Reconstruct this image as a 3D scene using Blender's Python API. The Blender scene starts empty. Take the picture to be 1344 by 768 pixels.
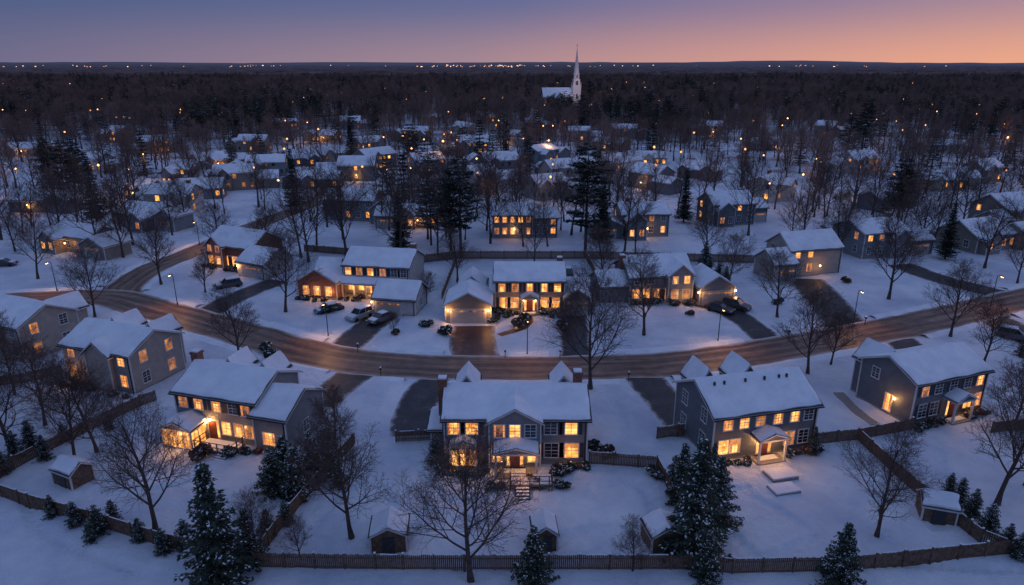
import bpy, math, random
import numpy as np
from mathutils import Vector, Matrix, noise
sc = bpy.context.scene
D = bpy.data
RND = random.Random(11)

# ------------------------------------------------------------------ image pixels to ground plane
CAM_H = 38.0
FPX = 896.0
PITCH = math.atan(301.0 / FPX)
SP, CP = math.sin(PITCH), math.cos(PITCH)
def G(px, py):
    """ground (z=0) world position of an image pixel, projected through the assumed camera"""
    d = py - 384.0
    k = CAM_H / (FPX * SP + d * CP)
    return Vector((k * (px - 672.0), k * (FPX * CP - d * SP), 0.0))

# ------------------------------------------------------------------ materials
def lin(r, g, b):
    f = lambda c: (c / 255 / 12.92) if c / 255 <= 0.04045 else ((c / 255 + 0.055) / 1.055) ** 2.4
    return (f(r), f(g), f(b))

def nd(nt, typ, **kw):
    n = nt.nodes.new(typ)
    for k, v in kw.items():
        setattr(n, k, v)
    return n

def base_mat(name):
    m = D.materials.new(name)
    m.use_nodes = True
    nt = m.node_tree
    b = nt.nodes['Principled BSDF']
    return m, nt, b

def mat(name, col, rough=0.7, var=0.2, scale=2.0, bump=0.0, bscale=20.0, bdist=0.02, metallic=0.0, spec=0.4):
    m, nt, b = base_mat(name)
    L = nt.links
    geo = nd(nt, 'ShaderNodeNewGeometry')
    n = nd(nt, 'ShaderNodeTexNoise')
    n.inputs['Scale'].default_value = scale
    n.inputs['Detail'].default_value = 4
    L.new(geo.outputs['Position'], n.inputs['Vector'])
    r = nd(nt, 'ShaderNodeValToRGB')
    r.color_ramp.elements[0].position = 0.3
    r.color_ramp.elements[1].position = 0.7
    r.color_ramp.elements[0].color = tuple(c * (1 - var) for c in col) + (1,)
    r.color_ramp.elements[1].color = tuple(min(1, c * (1 + var)) for c in col) + (1,)
    L.new(n.outputs['Fac'], r.inputs['Fac'])
    L.new(r.outputs['Color'], b.inputs['Base Color'])
    b.inputs['Roughness'].default_value = rough
    b.inputs['Metallic'].default_value = metallic
    b.inputs['Specular IOR Level'].default_value = spec
    if bump > 0:
        n2 = nd(nt, 'ShaderNodeTexNoise')
        n2.inputs['Scale'].default_value = bscale
        n2.inputs['Detail'].default_value = 3
        L.new(geo.outputs['Position'], n2.inputs['Vector'])
        bp = nd(nt, 'ShaderNodeBump')
        bp.inputs['Strength'].default_value = bump
        bp.inputs['Distance'].default_value = bdist
        L.new(n2.outputs['Fac'], bp.inputs['Height'])
        L.new(bp.outputs['Normal'], b.inputs['Normal'])
    return m

def siding(name, col):
    m, nt, b = base_mat(name)
    L = nt.links
    geo = nd(nt, 'ShaderNodeNewGeometry')
    w = nd(nt, 'ShaderNodeTexWave', wave_type='BANDS', bands_direction='Z', wave_profile='SAW')
    w.inputs['Scale'].default_value = 1.6
    L.new(geo.outputs['Position'], w.inputs['Vector'])
    n = nd(nt, 'ShaderNodeTexNoise')
    n.inputs['Scale'].default_value = 1.2
    n.inputs['Detail'].default_value = 5
    L.new(geo.outputs['Position'], n.inputs['Vector'])
    r = nd(nt, 'ShaderNodeValToRGB')
    r.color_ramp.elements[0].position = 0.3
    r.color_ramp.elements[1].position = 0.7
    r.color_ramp.elements[0].color = tuple(c * 0.85 for c in col) + (1,)
    r.color_ramp.elements[1].color = tuple(c * 1.12 for c in col) + (1,)
    L.new(n.outputs['Fac'], r.inputs['Fac'])
    r2 = nd(nt, 'ShaderNodeValToRGB')
    r2.color_ramp.elements[0].color = (0.6, 0.6, 0.6, 1)
    r2.color_ramp.elements[1].position = 0.25
    r2.color_ramp.elements[1].color = (1, 1, 1, 1)
    L.new(w.outputs['Fac'], r2.inputs['Fac'])
    mx = nd(nt, 'ShaderNodeMix', data_type='RGBA', blend_type='MULTIPLY')
    mx.inputs['Factor'].default_value = 0.9
    L.new(r.outputs['Color'], mx.inputs['A'])
    L.new(r2.outputs['Color'], mx.inputs['B'])
    L.new(mx.outputs['Result'], b.inputs['Base Color'])
    bp = nd(nt, 'ShaderNodeBump')
    bp.inputs['Strength'].default_value = 0.6
    bp.inputs['Distance'].default_value = 0.02
    L.new(w.outputs['Fac'], bp.inputs['Height'])
    L.new(bp.outputs['Normal'], b.inputs['Normal'])
    b.inputs['Roughness'].default_value = 0.6
    return m

def emis(name, c0, c1, s0, s1, scale=0.7, sample=True):
    m, nt, b = base_mat(name)
    L = nt.links
    geo = nd(nt, 'ShaderNodeNewGeometry')
    n = nd(nt, 'ShaderNodeTexNoise')
    n.inputs['Scale'].default_value = scale
    n.inputs['Detail'].default_value = 3
    L.new(geo.outputs['Position'], n.inputs['Vector'])
    r = nd(nt, 'ShaderNodeValToRGB')
    r.color_ramp.elements[0].position = 0.36
    r.color_ramp.elements[1].position = 0.64
    r.color_ramp.elements[0].color = tuple(c0) + (1,)
    r.color_ramp.elements[1].color = tuple(c1) + (1,)
    L.new(n.outputs['Fac'], r.inputs['Fac'])
    mr = nd(nt, 'ShaderNodeMapRange')
    mr.inputs['From Min'].default_value = 0.36
    mr.inputs['From Max'].default_value = 0.64
    mr.inputs['To Min'].default_value = s0
    mr.inputs['To Max'].default_value = s1
    L.new(n.outputs['Fac'], mr.inputs['Value'])
    b.inputs['Base Color'].default_value = (0.05, 0.04, 0.03, 1)
    b.inputs['Roughness'].default_value = 0.15
    L.new(r.outputs['Color'], b.inputs['Emission Color'])
    L.new(mr.outputs['Result'], b.inputs['Emission Strength'])
    if not sample:
        try: m.cycles.emission_sampling = 'NONE'
        except Exception: pass
    return m

def snow_mat(name, ground=False):
    m, nt, b = base_mat(name)
    L = nt.links
    geo = nd(nt, 'ShaderNodeNewGeometry')
    n1 = nd(nt, 'ShaderNodeTexNoise')
    n1.inputs['Scale'].default_value = 0.11 if ground else 0.5
    n1.inputs['Detail'].default_value = 9
    n1.inputs['Roughness'].default_value = 0.64
    L.new(geo.outputs['Position'], n1.inputs['Vector'])
    r = nd(nt, 'ShaderNodeValToRGB')
    r.color_ramp.elements[0].position = 0.34
    r.color_ramp.elements[1].position = 0.64
    r.color_ramp.elements[0].color = (0.49, 0.56, 0.69, 1) if ground else (0.64, 0.68, 0.76, 1)
    r.color_ramp.elements[1].color = (0.79, 0.83, 0.89, 1)
    L.new(n1.outputs['Fac'], r.inputs['Fac'])
    col = r.outputs['Color']
    n2 = nd(nt, 'ShaderNodeTexNoise')
    n2.inputs['Scale'].default_value = 1.3 if ground else 3.0
    n2.inputs['Detail'].default_value = 8
    n2.inputs['Roughness'].default_value = 0.7
    L.new(geo.outputs['Position'], n2.inputs['Vector'])
    if ground:
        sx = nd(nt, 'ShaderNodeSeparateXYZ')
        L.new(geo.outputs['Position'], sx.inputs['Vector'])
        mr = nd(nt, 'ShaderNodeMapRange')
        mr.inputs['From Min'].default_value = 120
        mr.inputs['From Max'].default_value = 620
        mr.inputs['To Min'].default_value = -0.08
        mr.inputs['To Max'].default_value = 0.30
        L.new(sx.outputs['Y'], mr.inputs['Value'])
        n3 = nd(nt, 'ShaderNodeTexNoise')
        n3.inputs['Scale'].default_value = 0.05
        n3.inputs['Detail'].default_value = 9
        n3.inputs['Roughness'].default_value = 0.7
        L.new(geo.outputs['Position'], n3.inputs['Vector'])
        ad = nd(nt, 'ShaderNodeMath', operation='ADD')
        L.new(mr.outputs['Result'], ad.inputs[0])
        L.new(n3.outputs['Fac'], ad.inputs[1])
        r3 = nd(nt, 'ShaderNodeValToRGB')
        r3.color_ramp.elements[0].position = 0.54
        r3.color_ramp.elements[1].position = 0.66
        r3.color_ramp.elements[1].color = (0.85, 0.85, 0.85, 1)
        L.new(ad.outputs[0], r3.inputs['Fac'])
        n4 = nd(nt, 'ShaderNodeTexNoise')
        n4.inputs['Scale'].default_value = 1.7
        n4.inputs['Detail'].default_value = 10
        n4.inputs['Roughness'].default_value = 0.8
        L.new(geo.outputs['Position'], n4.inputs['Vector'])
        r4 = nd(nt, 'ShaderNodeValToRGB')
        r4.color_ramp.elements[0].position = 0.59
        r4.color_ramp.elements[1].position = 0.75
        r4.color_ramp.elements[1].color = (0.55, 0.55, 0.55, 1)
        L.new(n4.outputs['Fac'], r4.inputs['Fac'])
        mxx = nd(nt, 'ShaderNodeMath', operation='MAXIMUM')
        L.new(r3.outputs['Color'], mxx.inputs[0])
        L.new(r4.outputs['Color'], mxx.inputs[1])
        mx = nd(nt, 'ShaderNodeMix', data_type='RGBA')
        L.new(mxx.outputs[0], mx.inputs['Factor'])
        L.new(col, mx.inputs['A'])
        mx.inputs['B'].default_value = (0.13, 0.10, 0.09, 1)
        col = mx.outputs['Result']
    L.new(col, b.inputs['Base Color'])
    b.inputs['Roughness'].default_value = 0.55
    bp = nd(nt, 'ShaderNodeBump')
    bp.inputs['Strength'].default_value = 0.85 if ground else 0.35
    bp.inputs['Distance'].default_value = 0.35 if ground else 0.08
    L.new(n2.outputs['Fac'], bp.inputs['Height'])
    L.new(bp.outputs['Normal'], b.inputs['Normal'])
    return m

M = {}
M['snow'] = snow_mat('roof_snow')
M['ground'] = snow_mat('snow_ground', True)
M['sid_gray'] = siding('siding_gray', (0.20, 0.22, 0.24))
M['sid_dark'] = siding('siding_slate', (0.13, 0.15, 0.17))
M['sid_beige'] = siding('siding_beige', (0.36, 0.33, 0.29))
M['sid_white'] = siding('siding_white', (0.48, 0.48, 0.47))
M['sid_tan'] = siding('siding_tan', (0.24, 0.21, 0.18))
M['brick'] = mat('brick', (0.22, 0.10, 0.07), 0.8, 0.35, 6, 0.5, 12)
M['roof'] = mat('asphalt_shingle', (0.06, 0.06, 0.065), 0.9, 0.3, 8, 0.4, 30)
M['trim'] = mat('white_trim', (0.56, 0.56, 0.56), 0.5, 0.08, 4)
M['door'] = mat('door_paint', (0.16, 0.05, 0.04), 0.4, 0.15, 4)
M['garage'] = mat('garage_door_paint', (0.40, 0.39, 0.38), 0.5, 0.08, 3)
M['shutter'] = mat('shutter_paint', (0.04, 0.045, 0.055), 0.5, 0.2, 6)
M['lit'] = emis('lit_window', (1.0, 0.34, 0.05), (1.0, 0.50, 0.13), 1.0, 2.2, 1.1)
M['dim'] = emis('dim_window', (0.85, 0.24, 0.04), (1.0, 0.38, 0.08), 0.08, 0.7, 0.9)
M['lit_far'] = emis('lit_window_far', (1.0, 0.30, 0.05), (1.0, 0.46, 0.11), 0.5, 2.2, 0.5, False)
M['dim_far'] = emis('dim_window_far', (0.85, 0.24, 0.04), (1.0, 0.38, 0.08), 0.05, 0.6, 0.5, False)
M['curtain'] = emis('lit_curtain', (0.95, 0.27, 0.05), (1.0, 0.36, 0.09), 0.45, 1.0)
M['dark'] = mat('dark_glass', (0.02, 0.025, 0.035), 0.08, 0.3, 1.5, spec=0.8)
M['lantern'] = emis('lantern_glow', (1.0, 0.55, 0.2), (1.0, 0.6, 0.25), 9, 12)
M['wood'] = mat('weathered_wood', (0.14, 0.088, 0.062), 0.85, 0.45, 3, 0.4, 20)
M['deck'] = mat('deck_wood', (0.13, 0.085, 0.06), 0.8, 0.3, 5)
M['bark'] = mat('bark', (0.075, 0.053, 0.046), 0.9, 0.35, 3)
M['twig'] = mat('twigs', (0.108, 0.072, 0.062), 0.9, 0.3, 0.4)
M['forest'] = mat('forest_twigs', (0.200, 0.130, 0.110), 0.95, 0.5, 0.02)
M['needle'] = mat('needles', (0.035, 0.055, 0.038), 0.8, 0.45, 1.5)
M['needle_far'] = mat('pine_needles', (0.028, 0.040, 0.030), 0.85, 0.4, 0.3)
M['leafy'] = mat('evergreen_shrub', (0.04, 0.05, 0.032), 0.8, 0.5, 3)
M['rust'] = mat('dry_shrub', (0.13, 0.07, 0.05), 0.9, 0.4, 3)
M['metal'] = mat('dark_metal', (0.04, 0.04, 0.045), 0.45, 0.1, 3, metallic=0.6)
M['stone'] = mat('stone', (0.25, 0.24, 0.23), 0.8, 0.2, 4, 0.3, 15)
M['tyre'] = mat('rubber', (0.02, 0.02, 0.02), 0.8, 0.1, 5)

def road_mat(name, base, slush, wet=0.35, tracks=True, snowedge=(0.5, 0.48, 0.5)):
    m, nt, b = base_mat(name)
    L = nt.links
    geo = nd(nt, 'ShaderNodeNewGeometry')
    n = nd(nt, 'ShaderNodeTexNoise')
    n.inputs['Scale'].default_value = 0.6
    n.inputs['Detail'].default_value = 9
    n.inputs['Roughness'].default_value = 0.75
    L.new(geo.outputs['Position'], n.inputs['Vector'])
    fac = n.outputs['Fac']
    uv = nd(nt, 'ShaderNodeUVMap')
    uv.uv_map = 'UVMap'
    sx = nd(nt, 'ShaderNodeSeparateXYZ')
    L.new(uv.outputs['UV'], sx.inputs['Vector'])
    if tracks:
        mp = nd(nt, 'ShaderNodeMapping')
        mp.inputs['Scale'].default_value = (11.0, 0.10, 1)
        L.new(uv.outputs['UV'], mp.inputs['Vector'])
        nt2 = nd(nt, 'ShaderNodeTexNoise')
        nt2.inputs['Scale'].default_value = 1.0
        nt2.inputs['Detail'].default_value = 5
        nt2.inputs['Roughness'].default_value = 0.6
        L.new(mp.outputs['Vector'], nt2.inputs['Vector'])
        mxn = nd(nt, 'ShaderNodeMix', data_type='FLOAT')
        mxn.inputs['Factor'].default_value = 0.6
        L.new(fac, mxn.inputs['A']); L.new(nt2.outputs['Fac'], mxn.inputs['B'])
        fac = mxn.outputs['Result']
        mu = nd(nt, 'ShaderNodeMath', operation='MULTIPLY')
        mu.inputs[1].default_value = 2 * math.pi * 4
        L.new(sx.outputs['X'], mu.inputs[0])
        cs = nd(nt, 'ShaderNodeMath', operation='COSINE')
        L.new(mu.outputs[0], cs.inputs[0])
        ma = nd(nt, 'ShaderNodeMath', operation='MULTIPLY_ADD')
        ma.inputs[1].default_value = 0.05
        L.new(cs.outputs[0], ma.inputs[0])
        L.new(fac, ma.inputs[2])
        fac = ma.outputs[0]
    e1 = nd(nt, 'ShaderNodeMath', operation='SUBTRACT')
    e1.inputs[1].default_value = 0.5
    L.new(sx.outputs['X'], e1.inputs[0])
    e2 = nd(nt, 'ShaderNodeMath', operation='ABSOLUTE')
    L.new(e1.outputs[0], e2.inputs[0])
    e3 = nd(nt, 'ShaderNodeMapRange')
    e3.inputs['From Min'].default_value = 0.36
    e3.inputs['From Max'].default_value = 0.5
    e3.inputs['To Max'].default_value = 0.3
    L.new(e2.outputs[0], e3.inputs['Value'])
    ad = nd(nt, 'ShaderNodeMath', operation='ADD')
    L.new(fac, ad.inputs[0])
    L.new(e3.outputs['Result'], ad.inputs[1])
    r = nd(nt, 'ShaderNodeValToRGB')
    r.color_ramp.elements[0].position = 0.42
    r.color_ramp.elements[0].color = tuple(base) + (1,)
    r.color_ramp.elements[1].position = 0.60
    r.color_ramp.elements[1].color = tuple(slush) + (1,)
    e = r.color_ramp.elements.new(0.84)
    e.color = tuple(snowedge) + (1,)
    L.new(ad.outputs[0], r.inputs['Fac'])
    L.new(r.outputs['Color'], b.inputs['Base Color'])
    b.inputs['Roughness'].default_value = wet
    bp = nd(nt, 'ShaderNodeBump')
    bp.inputs['Strength'].default_value = 0.5
    bp.inputs['Distance'].default_value = 0.06
    L.new(ad.outputs[0], bp.inputs['Height'])
    L.new(bp.outputs['Normal'], b.inputs['Normal'])
    return m
M['road'] = road_mat('slushy_asphalt', (0.075, 0.042, 0.028), (0.25, 0.145, 0.10), 0.5)
M['drive'] = road_mat('driveway_asphalt', (0.020, 0.021, 0.025), (0.05, 0.048, 0.052), 0.55, False)
M['drive_red'] = road_mat('driveway_pavers', (0.055, 0.024, 0.02), (0.12, 0.05, 0.04), 0.45, False)

# ------------------------------------------------------------------ mesh builder
class MB:
    def __init__(s):
        s.v = []; s.f = []; s.m = []; s.cur = 0
    def face(s, pts):
        i = len(s.v)
        s.v.extend(tuple(p) for p in pts)
        s.f.append(tuple(range(i, i + len(pts)))); s.m.append(s.cur)
    def raw(s, vs, fs):
        i = len(s.v)
        s.v.extend(tuple(p) for p in vs)
        for f in fs:
            s.f.append(tuple(i + k for k in f)); s.m.append(s.cur)
    def box(s, x0, x1, y0, y1, z0, z1):
        s.raw([(x0, y0, z0), (x1, y0, z0), (x1, y1, z0), (x0, y1, z0), (x0, y0, z1), (x1, y0, z1), (x1, y1, z1), (x0, y1, z1)],
              [(0, 3, 2, 1), (4, 5, 6, 7), (0, 1, 5, 4), (1, 2, 6, 5), (2, 3, 7, 6), (3, 0, 4, 7)])
    def obox(s, c, t, n, w, h, d0, d1):
        up = Vector((0, 0, 1))
        vs = []
        for d in (d0, d1):
            for a, b_ in ((-1, -1), (1, -1), (1, 1), (-1, 1)):
                vs.append(c + n * d + t * (a * w / 2) + up * (b_ * h / 2))
        s.raw(vs, [(0, 3, 2, 1), (4, 5, 6, 7), (0, 1, 5, 4), (1, 2, 6, 5), (2, 3, 7, 6), (3, 0, 4, 7)])
    def tube(s, pts, rad, sides):
        n = len(pts)
        base = len(s.v)
        for i in range(n):
            if i == 0: d = pts[1] - pts[0]
            elif i == n - 1: d = pts[-1] - pts[-2]
            else: d = pts[i + 1] - pts[i - 1]
            d = d.normalized() if d.length > 1e-9 else Vector((0, 0, 1))
            a = d.cross(Vector((0.31, 0.95, 0.05))).normalized()
            b_ = d.cross(a)
            for k in range(sides):
                an = 2 * math.pi * k / sides
                p = pts[i] + (a * math.cos(an) + b_ * math.sin(an)) * rad[i]
                s.v.append((p.x, p.y, p.z))
        for i in range(n - 1):
            for k in range(sides):
                k2 = (k + 1) % sides
                s.f.append((base + i * sides + k, base + i * sides + k2, base + (i + 1) * sides + k2, base + (i + 1) * sides + k))
                s.m.append(s.cur)
    def mesh(s, name, mats, smooth=False):
        me = D.meshes.new(name)
        me.from_pydata(s.v, [], s.f)
        for m in mats: me.materials.append(m)
        if len(mats) > 1:
            me.polygons.foreach_set('material_index', s.m)
        if smooth:
            me.polygons.foreach_set('use_smooth', [True] * len(s.f))
        me.update()
        return me

def link(name, me, loc=(0, 0, 0), rz=0.0, scale=1.0, parent=None):
    o = D.objects.new(name, me)
    sc.collection.objects.link(o)
    o.location = loc
    o.rotation_euler = (0, 0, rz)
    o.scale = (scale, scale, scale) if not hasattr(scale, '__len__') else scale
    if parent: o.parent = parent
    return o

# ------------------------------------------------------------------ camera / world / sun
cam = D.cameras.new('camera')
cam.lens = 24; cam.sensor_width = 36; cam.clip_end = 60000; cam.clip_start = 0.5
co = D.objects.new('camera', cam)
sc.collection.objects.link(co)
co.location = (0, 0, CAM_H)
co.rotation_euler = (math.pi / 2 - PITCH, 0, 0)
sc.camera = co

w = D.worlds.new('World'); sc.world = w
w.use_nodes = True
nt = w.node_tree; nt.nodes.clear(); L = nt.links
out = nd(nt, 'ShaderNodeOutputWorld')
sky = nd(nt, 'ShaderNodeTexSky'); sky.sky_type = 'NISHITA'; sky.sun_disc = False
sky.sun_elevation = math.radians(1.0); sky.sun_rotation = math.radians(60)
bg1 = nd(nt, 'ShaderNodeBackground'); bg1.inputs['Strength'].default_value = 0.003
L.new(sky.outputs['Color'], bg1.inputs['Color'])
tc = nd(nt, 'ShaderNodeTexCoord')
sx = nd(nt, 'ShaderNodeSeparateXYZ'); L.new(tc.outputs['Generated'], sx.inputs['Vector'])
mx1 = nd(nt, 'ShaderNodeMath', operation='MULTIPLY'); mx1.inputs[1].default_value = math.sin(math.radians(60)); L.new(sx.outputs['X'], mx1.inputs[0])
mx2 = nd(nt, 'ShaderNodeMath', operation='MULTIPLY_ADD'); mx2.inputs[1].default_value = math.cos(math.radians(60)); L.new(sx.outputs['Y'], mx2.inputs[0]); L.new(mx1.outputs[0], mx2.inputs[2])
def ramp(stops, src):
    r = nd(nt, 'ShaderNodeValToRGB')
    while len(r.color_ramp.elements) < len(stops): r.color_ramp.elements.new(0.5)
    for e, (p, c) in zip(r.color_ramp.elements, stops):
        e.position = p; e.color = tuple(c) + (1,)
    L.new(src, r.inputs['Fac'])
    return r.outputs['Color']
az = nd(nt, 'ShaderNodeMapRange'); az.inputs['From Min'].default_value = -1; az.inputs['From Max'].default_value = 1
L.new(mx2.outputs[0], az.inputs['Value'])
hor = ramp([(0.0, lin(78, 88, 122)), (0.44, lin(112, 108, 138)), (0.72, lin(162, 134, 146)), (0.87, lin(208, 152, 142)), (0.97, lin(240, 170, 136))], az.outputs['Result'])
upp = ramp([(0.0, lin(58, 74, 115)), (0.44, lin(72, 92, 134)), (0.75, lin(98, 106, 148)), (0.9, lin(138, 122, 152)), (1.0, lin(170, 138, 152))], az.outputs['Result'])
zr = nd(nt, 'ShaderNodeMapRange', interpolation_type='SMOOTHSTEP'); zr.inputs['From Min'].default_value = -0.01; zr.inputs['From Max'].default_value = 0.09
L.new(sx.outputs['Z'], zr.inputs['Value'])
m1 = nd(nt, 'ShaderNodeMix', data_type='RGBA'); L.new(zr.outputs['Result'], m1.inputs['Factor']); L.new(hor, m1.inputs['A']); L.new(upp, m1.inputs['B'])
zr2 = nd(nt, 'ShaderNodeMapRange', interpolation_type='SMOOTHSTEP'); zr2.inputs['From Min'].default_value = 0.10; zr2.inputs['From Max'].default_value = 0.5
L.new(sx.outputs['Z'], zr2.inputs['Value'])
m2 = nd(nt, 'ShaderNodeMix', data_type='RGBA'); L.new(zr2.outputs['Result'], m2.inputs['Factor']); L.new(m1.outputs['Result'], m2.inputs['A']); m2.inputs['B'].default_value = (0.178, 0.252, 0.485, 1)
bg2 = nd(nt, 'ShaderNodeBackground'); L.new(m2.outputs['Result'], bg2.inputs['Color'])
ads = nd(nt, 'ShaderNodeAddShader'); L.new(bg1.outputs[0], ads.inputs[0]); L.new(bg2.outputs[0], ads.inputs[1]); L.new(ads.outputs[0], out.inputs['Surface'])

sun = D.lights.new('sun', 'SUN'); sun.energy = 0.09; sun.angle = math.radians(20); sun.color = (1.0, 0.62, 0.52)
so = D.objects.new('sun', sun); sc.collection.objects.link(so)
sd = Vector((math.sin(math.radians(60)), math.cos(math.radians(60)), 0.30)).normalized()
so.rotation_euler = (-sd).to_track_quat('-Z', 'Y').to_euler()
so.location = (100, 100, 200)
sc.view_settings.view_transform = 'Standard'; sc.view_settings.look = 'None'; sc.view_settings.exposure = 0

def point(name, loc, power, parent=None, col=(1.0, 0.44, 0.13), rad=0.12):
    l = D.lights.new(name, 'POINT'); l.energy = power; l.color = col; l.shadow_soft_size = rad
    o = D.objects.new(name, l); sc.collection.objects.link(o); o.location = loc
    if parent: o.parent = parent
    return o

# ------------------------------------------------------------------ ground
mb = MB()
xs = [-24000, -8000, -3000, -1000, -300, -100, 0, 100, 300, 1000, 3000, 8000, 24000]
ys = [-400, -100, 0, 100, 200, 400, 800, 1600, 4000, 10000, 30000]
for i in range(len(xs) - 1):
    for j in range(len(ys) - 1):
        mb.face([(xs[i], ys[j], 0), (xs[i + 1], ys[j], 0), (xs[i + 1], ys[j + 1], 0), (xs[i], ys[j + 1], 0)])
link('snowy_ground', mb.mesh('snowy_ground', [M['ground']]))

def smooth_line(pts, step=1.5):
    P = [pts[0] * 2 - pts[1]] + list(pts) + [pts[-1] * 2 - pts[-2]]
    res = []
    for i in range(1, len(P) - 2):
        n = max(1, int((P[i + 1] - P[i]).length / step))
        for k in range(n):
            t = k / n
            res.append(0.5 * ((2 * P[i]) + (P[i + 1] - P[i - 1]) * t + (2 * P[i - 1] - 5 * P[i] + 4 * P[i + 1] - P[i + 2]) * t * t + (3 * P[i] - P[i - 1] - 3 * P[i + 1] + P[i + 2]) * t ** 3))
    res.append(P[-2])
    return res

def strip(name, line, width, z, m, wob=0.0, seed=0):
    vs, fs, us = [], [], []
    for i, p in enumerate(line):
        a = line[max(0, i - 1)]; b_ = line[min(len(line) - 1, i + 1)]
        d = (b_ - a).normalized(); n = Vector((-d.y, d.x, 0))
        wl = width / 2 + wob * noise.noise(Vector((i * 0.35, seed, 0))); wr = width / 2 + wob * noise.noise(Vector((i * 0.35, seed + 9, 3)))
        for k, s_ in ((0, wl), (0.33, wl * 0.34), (0.67, -wr * 0.34), (1, -wr)):
            q = p + n * s_
            vs.append((q.x, q.y, z)); us.append((k, i * 1.5))
    for i in range(len(line) - 1):
        for k in range(3):
            a = i * 4 + k
            fs.append((a, a + 1, a + 5, a + 4))
    me = D.meshes.new(name); me.from_pydata(vs, [], fs)
    uv = me.uv_layers.new(name='UVMap')
    for l in me.loops: uv.data[l.index].uv = us[l.vertex_index]
    me.materials.append(m)
    me.update()
    if me.polygons[0].normal.z < 0: me.flip_normals()
    return link(name, me)

def gl(pts, step=1.5): return smooth_line([G(*p) for p in pts], step)
road_main = gl([(-330, 470), (-60, 402), (60, 391), (140, 390), (200, 405), (300, 432), (400, 461), (480, 475), (560, 481), (650, 483), (740, 483), (850, 479), (950, 469), (1050, 453), (1150, 435), (1250, 414), (1344, 392), (1500, 360), (1750, 330)])
road_side = gl([(155, 392), (165, 375), (200, 352), (245, 334), (300, 311), (345, 292), (420, 262), (440, 240)])
road_back = gl([(760, 236), (700, 240), (600, 246), (520, 254), (430, 262)])
strip('main_road', road_main, 7.8, 0.016, M['road'], 0.6, 1)
strip('side_road', road_side, 7.0, 0.012, M['road'], 0.5, 2)
strip('back_road', road_back, 6.5, 0.008, M['road'], 0.5, 3)
drives = [
    ([(622, 428), (620, 450), (626, 472)], 6.6, 'drive_red'), ([(752, 408), (754, 440), (756, 470)], 4.2, 'drive'),
    ([(510, 408), (478, 433), (446, 462)], 5.2, 'drive'), ([(918, 398), (960, 410), (1012, 448)], 4.6, 'drive'),
    ([(1055, 366), (1080, 390), (1115, 432)], 7.0, 'drive'), ([(1180, 347), (1240, 368), (1330, 390)], 6.0, 'drive'),
    ([(365, 368), (315, 388), (262, 415)], 5.0, 'drive'), ([(592, 490), (560, 510), (545, 540), (540, 572)], 4.8, 'drive'),
    ([(480, 482), (450, 503), (415, 532)], 5.0, 'drive'), ([(842, 488), (862, 515), (898, 556)], 5.0, 'drive'),
    ([(1172, 438), (1200, 462)], 5.0, 'drive'), ([(1290, 410), (1344, 440), (1420, 490)], 6, 'drive')]
DL = []
for i, (pts, wd, mk) in enumerate(drives):
    ln = gl(pts); DL.append((ln, wd))
    strip('driveway', ln, wd, 0.005 + 0.0003 * i, M[mk], 0.35, i + 20)
PATHS = [gl([(694, 412), (690, 428), (655, 440)], 0.6), gl([(1100, 515), (1125, 540), (1150, 558)], 0.6)]
strip('garden_path', PATHS[0], 1.4, 0.010, M['drive_red'], 0.2, 50)
strip('garden_path', PATHS[1], 1.3, 0.010, M['stone'], 0.2, 51)

gx = np.arange(-78, 78.01, 0.26); gy = np.arange(40, 132, 0.26)
XX, YY = np.meshgrid(gx, gy)
def dist_to(line, wd):
    P_ = np.array([(p.x, p.y) for p in line])
    d = np.full(XX.shape, 1e9)
    for a in P_:
        d = np.minimum(d, (XX - a[0]) ** 2 + (YY - a[1]) ** 2)
    return np.sqrt(d) - wd
dm = dist_to(road_main, 4.6)
dm = np.minimum(dm, dist_to(road_side, 4.2))
for ln, wd in DL: dm = np.minimum(dm, dist_to(ln, wd / 2 + 0.35))
for ln in PATHS: dm = np.minimum(dm, dist_to(ln, 0.9))
edge = np.minimum(np.minimum(XX + 78, 78 - XX), np.minimum(YY - 40, 131.8 - YY))
mask = np.clip(np.minimum(dm / 1.1, edge / 4), 0, 1); mask = mask * mask * (3 - 2 * mask)
NZ = np.zeros(XX.shape)
for j in range(XX.shape[0]):
    for i in range(XX.shape[1]):
        x = XX[j, i]; y = YY[j, i]
        NZ[j, i] = 0.5 + 0.6 * noise.noise(Vector((x * 0.12, y * 0.16, 0))) + 0.30 * noise.noise(Vector((x * 0.5, y * 0.7, 4)))
Hh = 0.19 * np.clip(NZ, 0.05, 2) + 0.12
trails = [[(560, 640), (548, 680), (515, 732)], [(672, 655), (690, 690), (715, 735)], [(985, 640), (940, 670), (880, 738)], [(300, 612), (230, 640), (90, 655)], [(1230, 590), (1240, 640), (1228, 700)],
          [(760, 625), (800, 680), (770, 735), (560, 742)], [(1040, 610), (1100, 650), (1180, 720)], [(440, 720), (410, 700), (455, 640), (500, 600)], [(640, 440), (600, 460), (560, 462)], [(820, 440), (900, 450), (950, 440)],
          [(340, 410), (380, 430), (440, 440)], [(30, 640), (60, 700), (200, 760)], [(620, 655), (600, 740), (640, 765)], [(500, 520), (480, 550), (440, 560)], [(800, 520), (820, 570), (790, 600)], [(1150, 740), (1230, 745), (1340, 750)],
          [(700, 735), (760, 700), (850, 690), (840, 640), (770, 640)], [(960, 640), (1060, 700), (1000, 735), (960, 700)], [(540, 600), (590, 660), (740, 660), (850, 720)], [(380, 740), (450, 730), (520, 700), (500, 640)]]
rt = random.Random(4)
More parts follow.
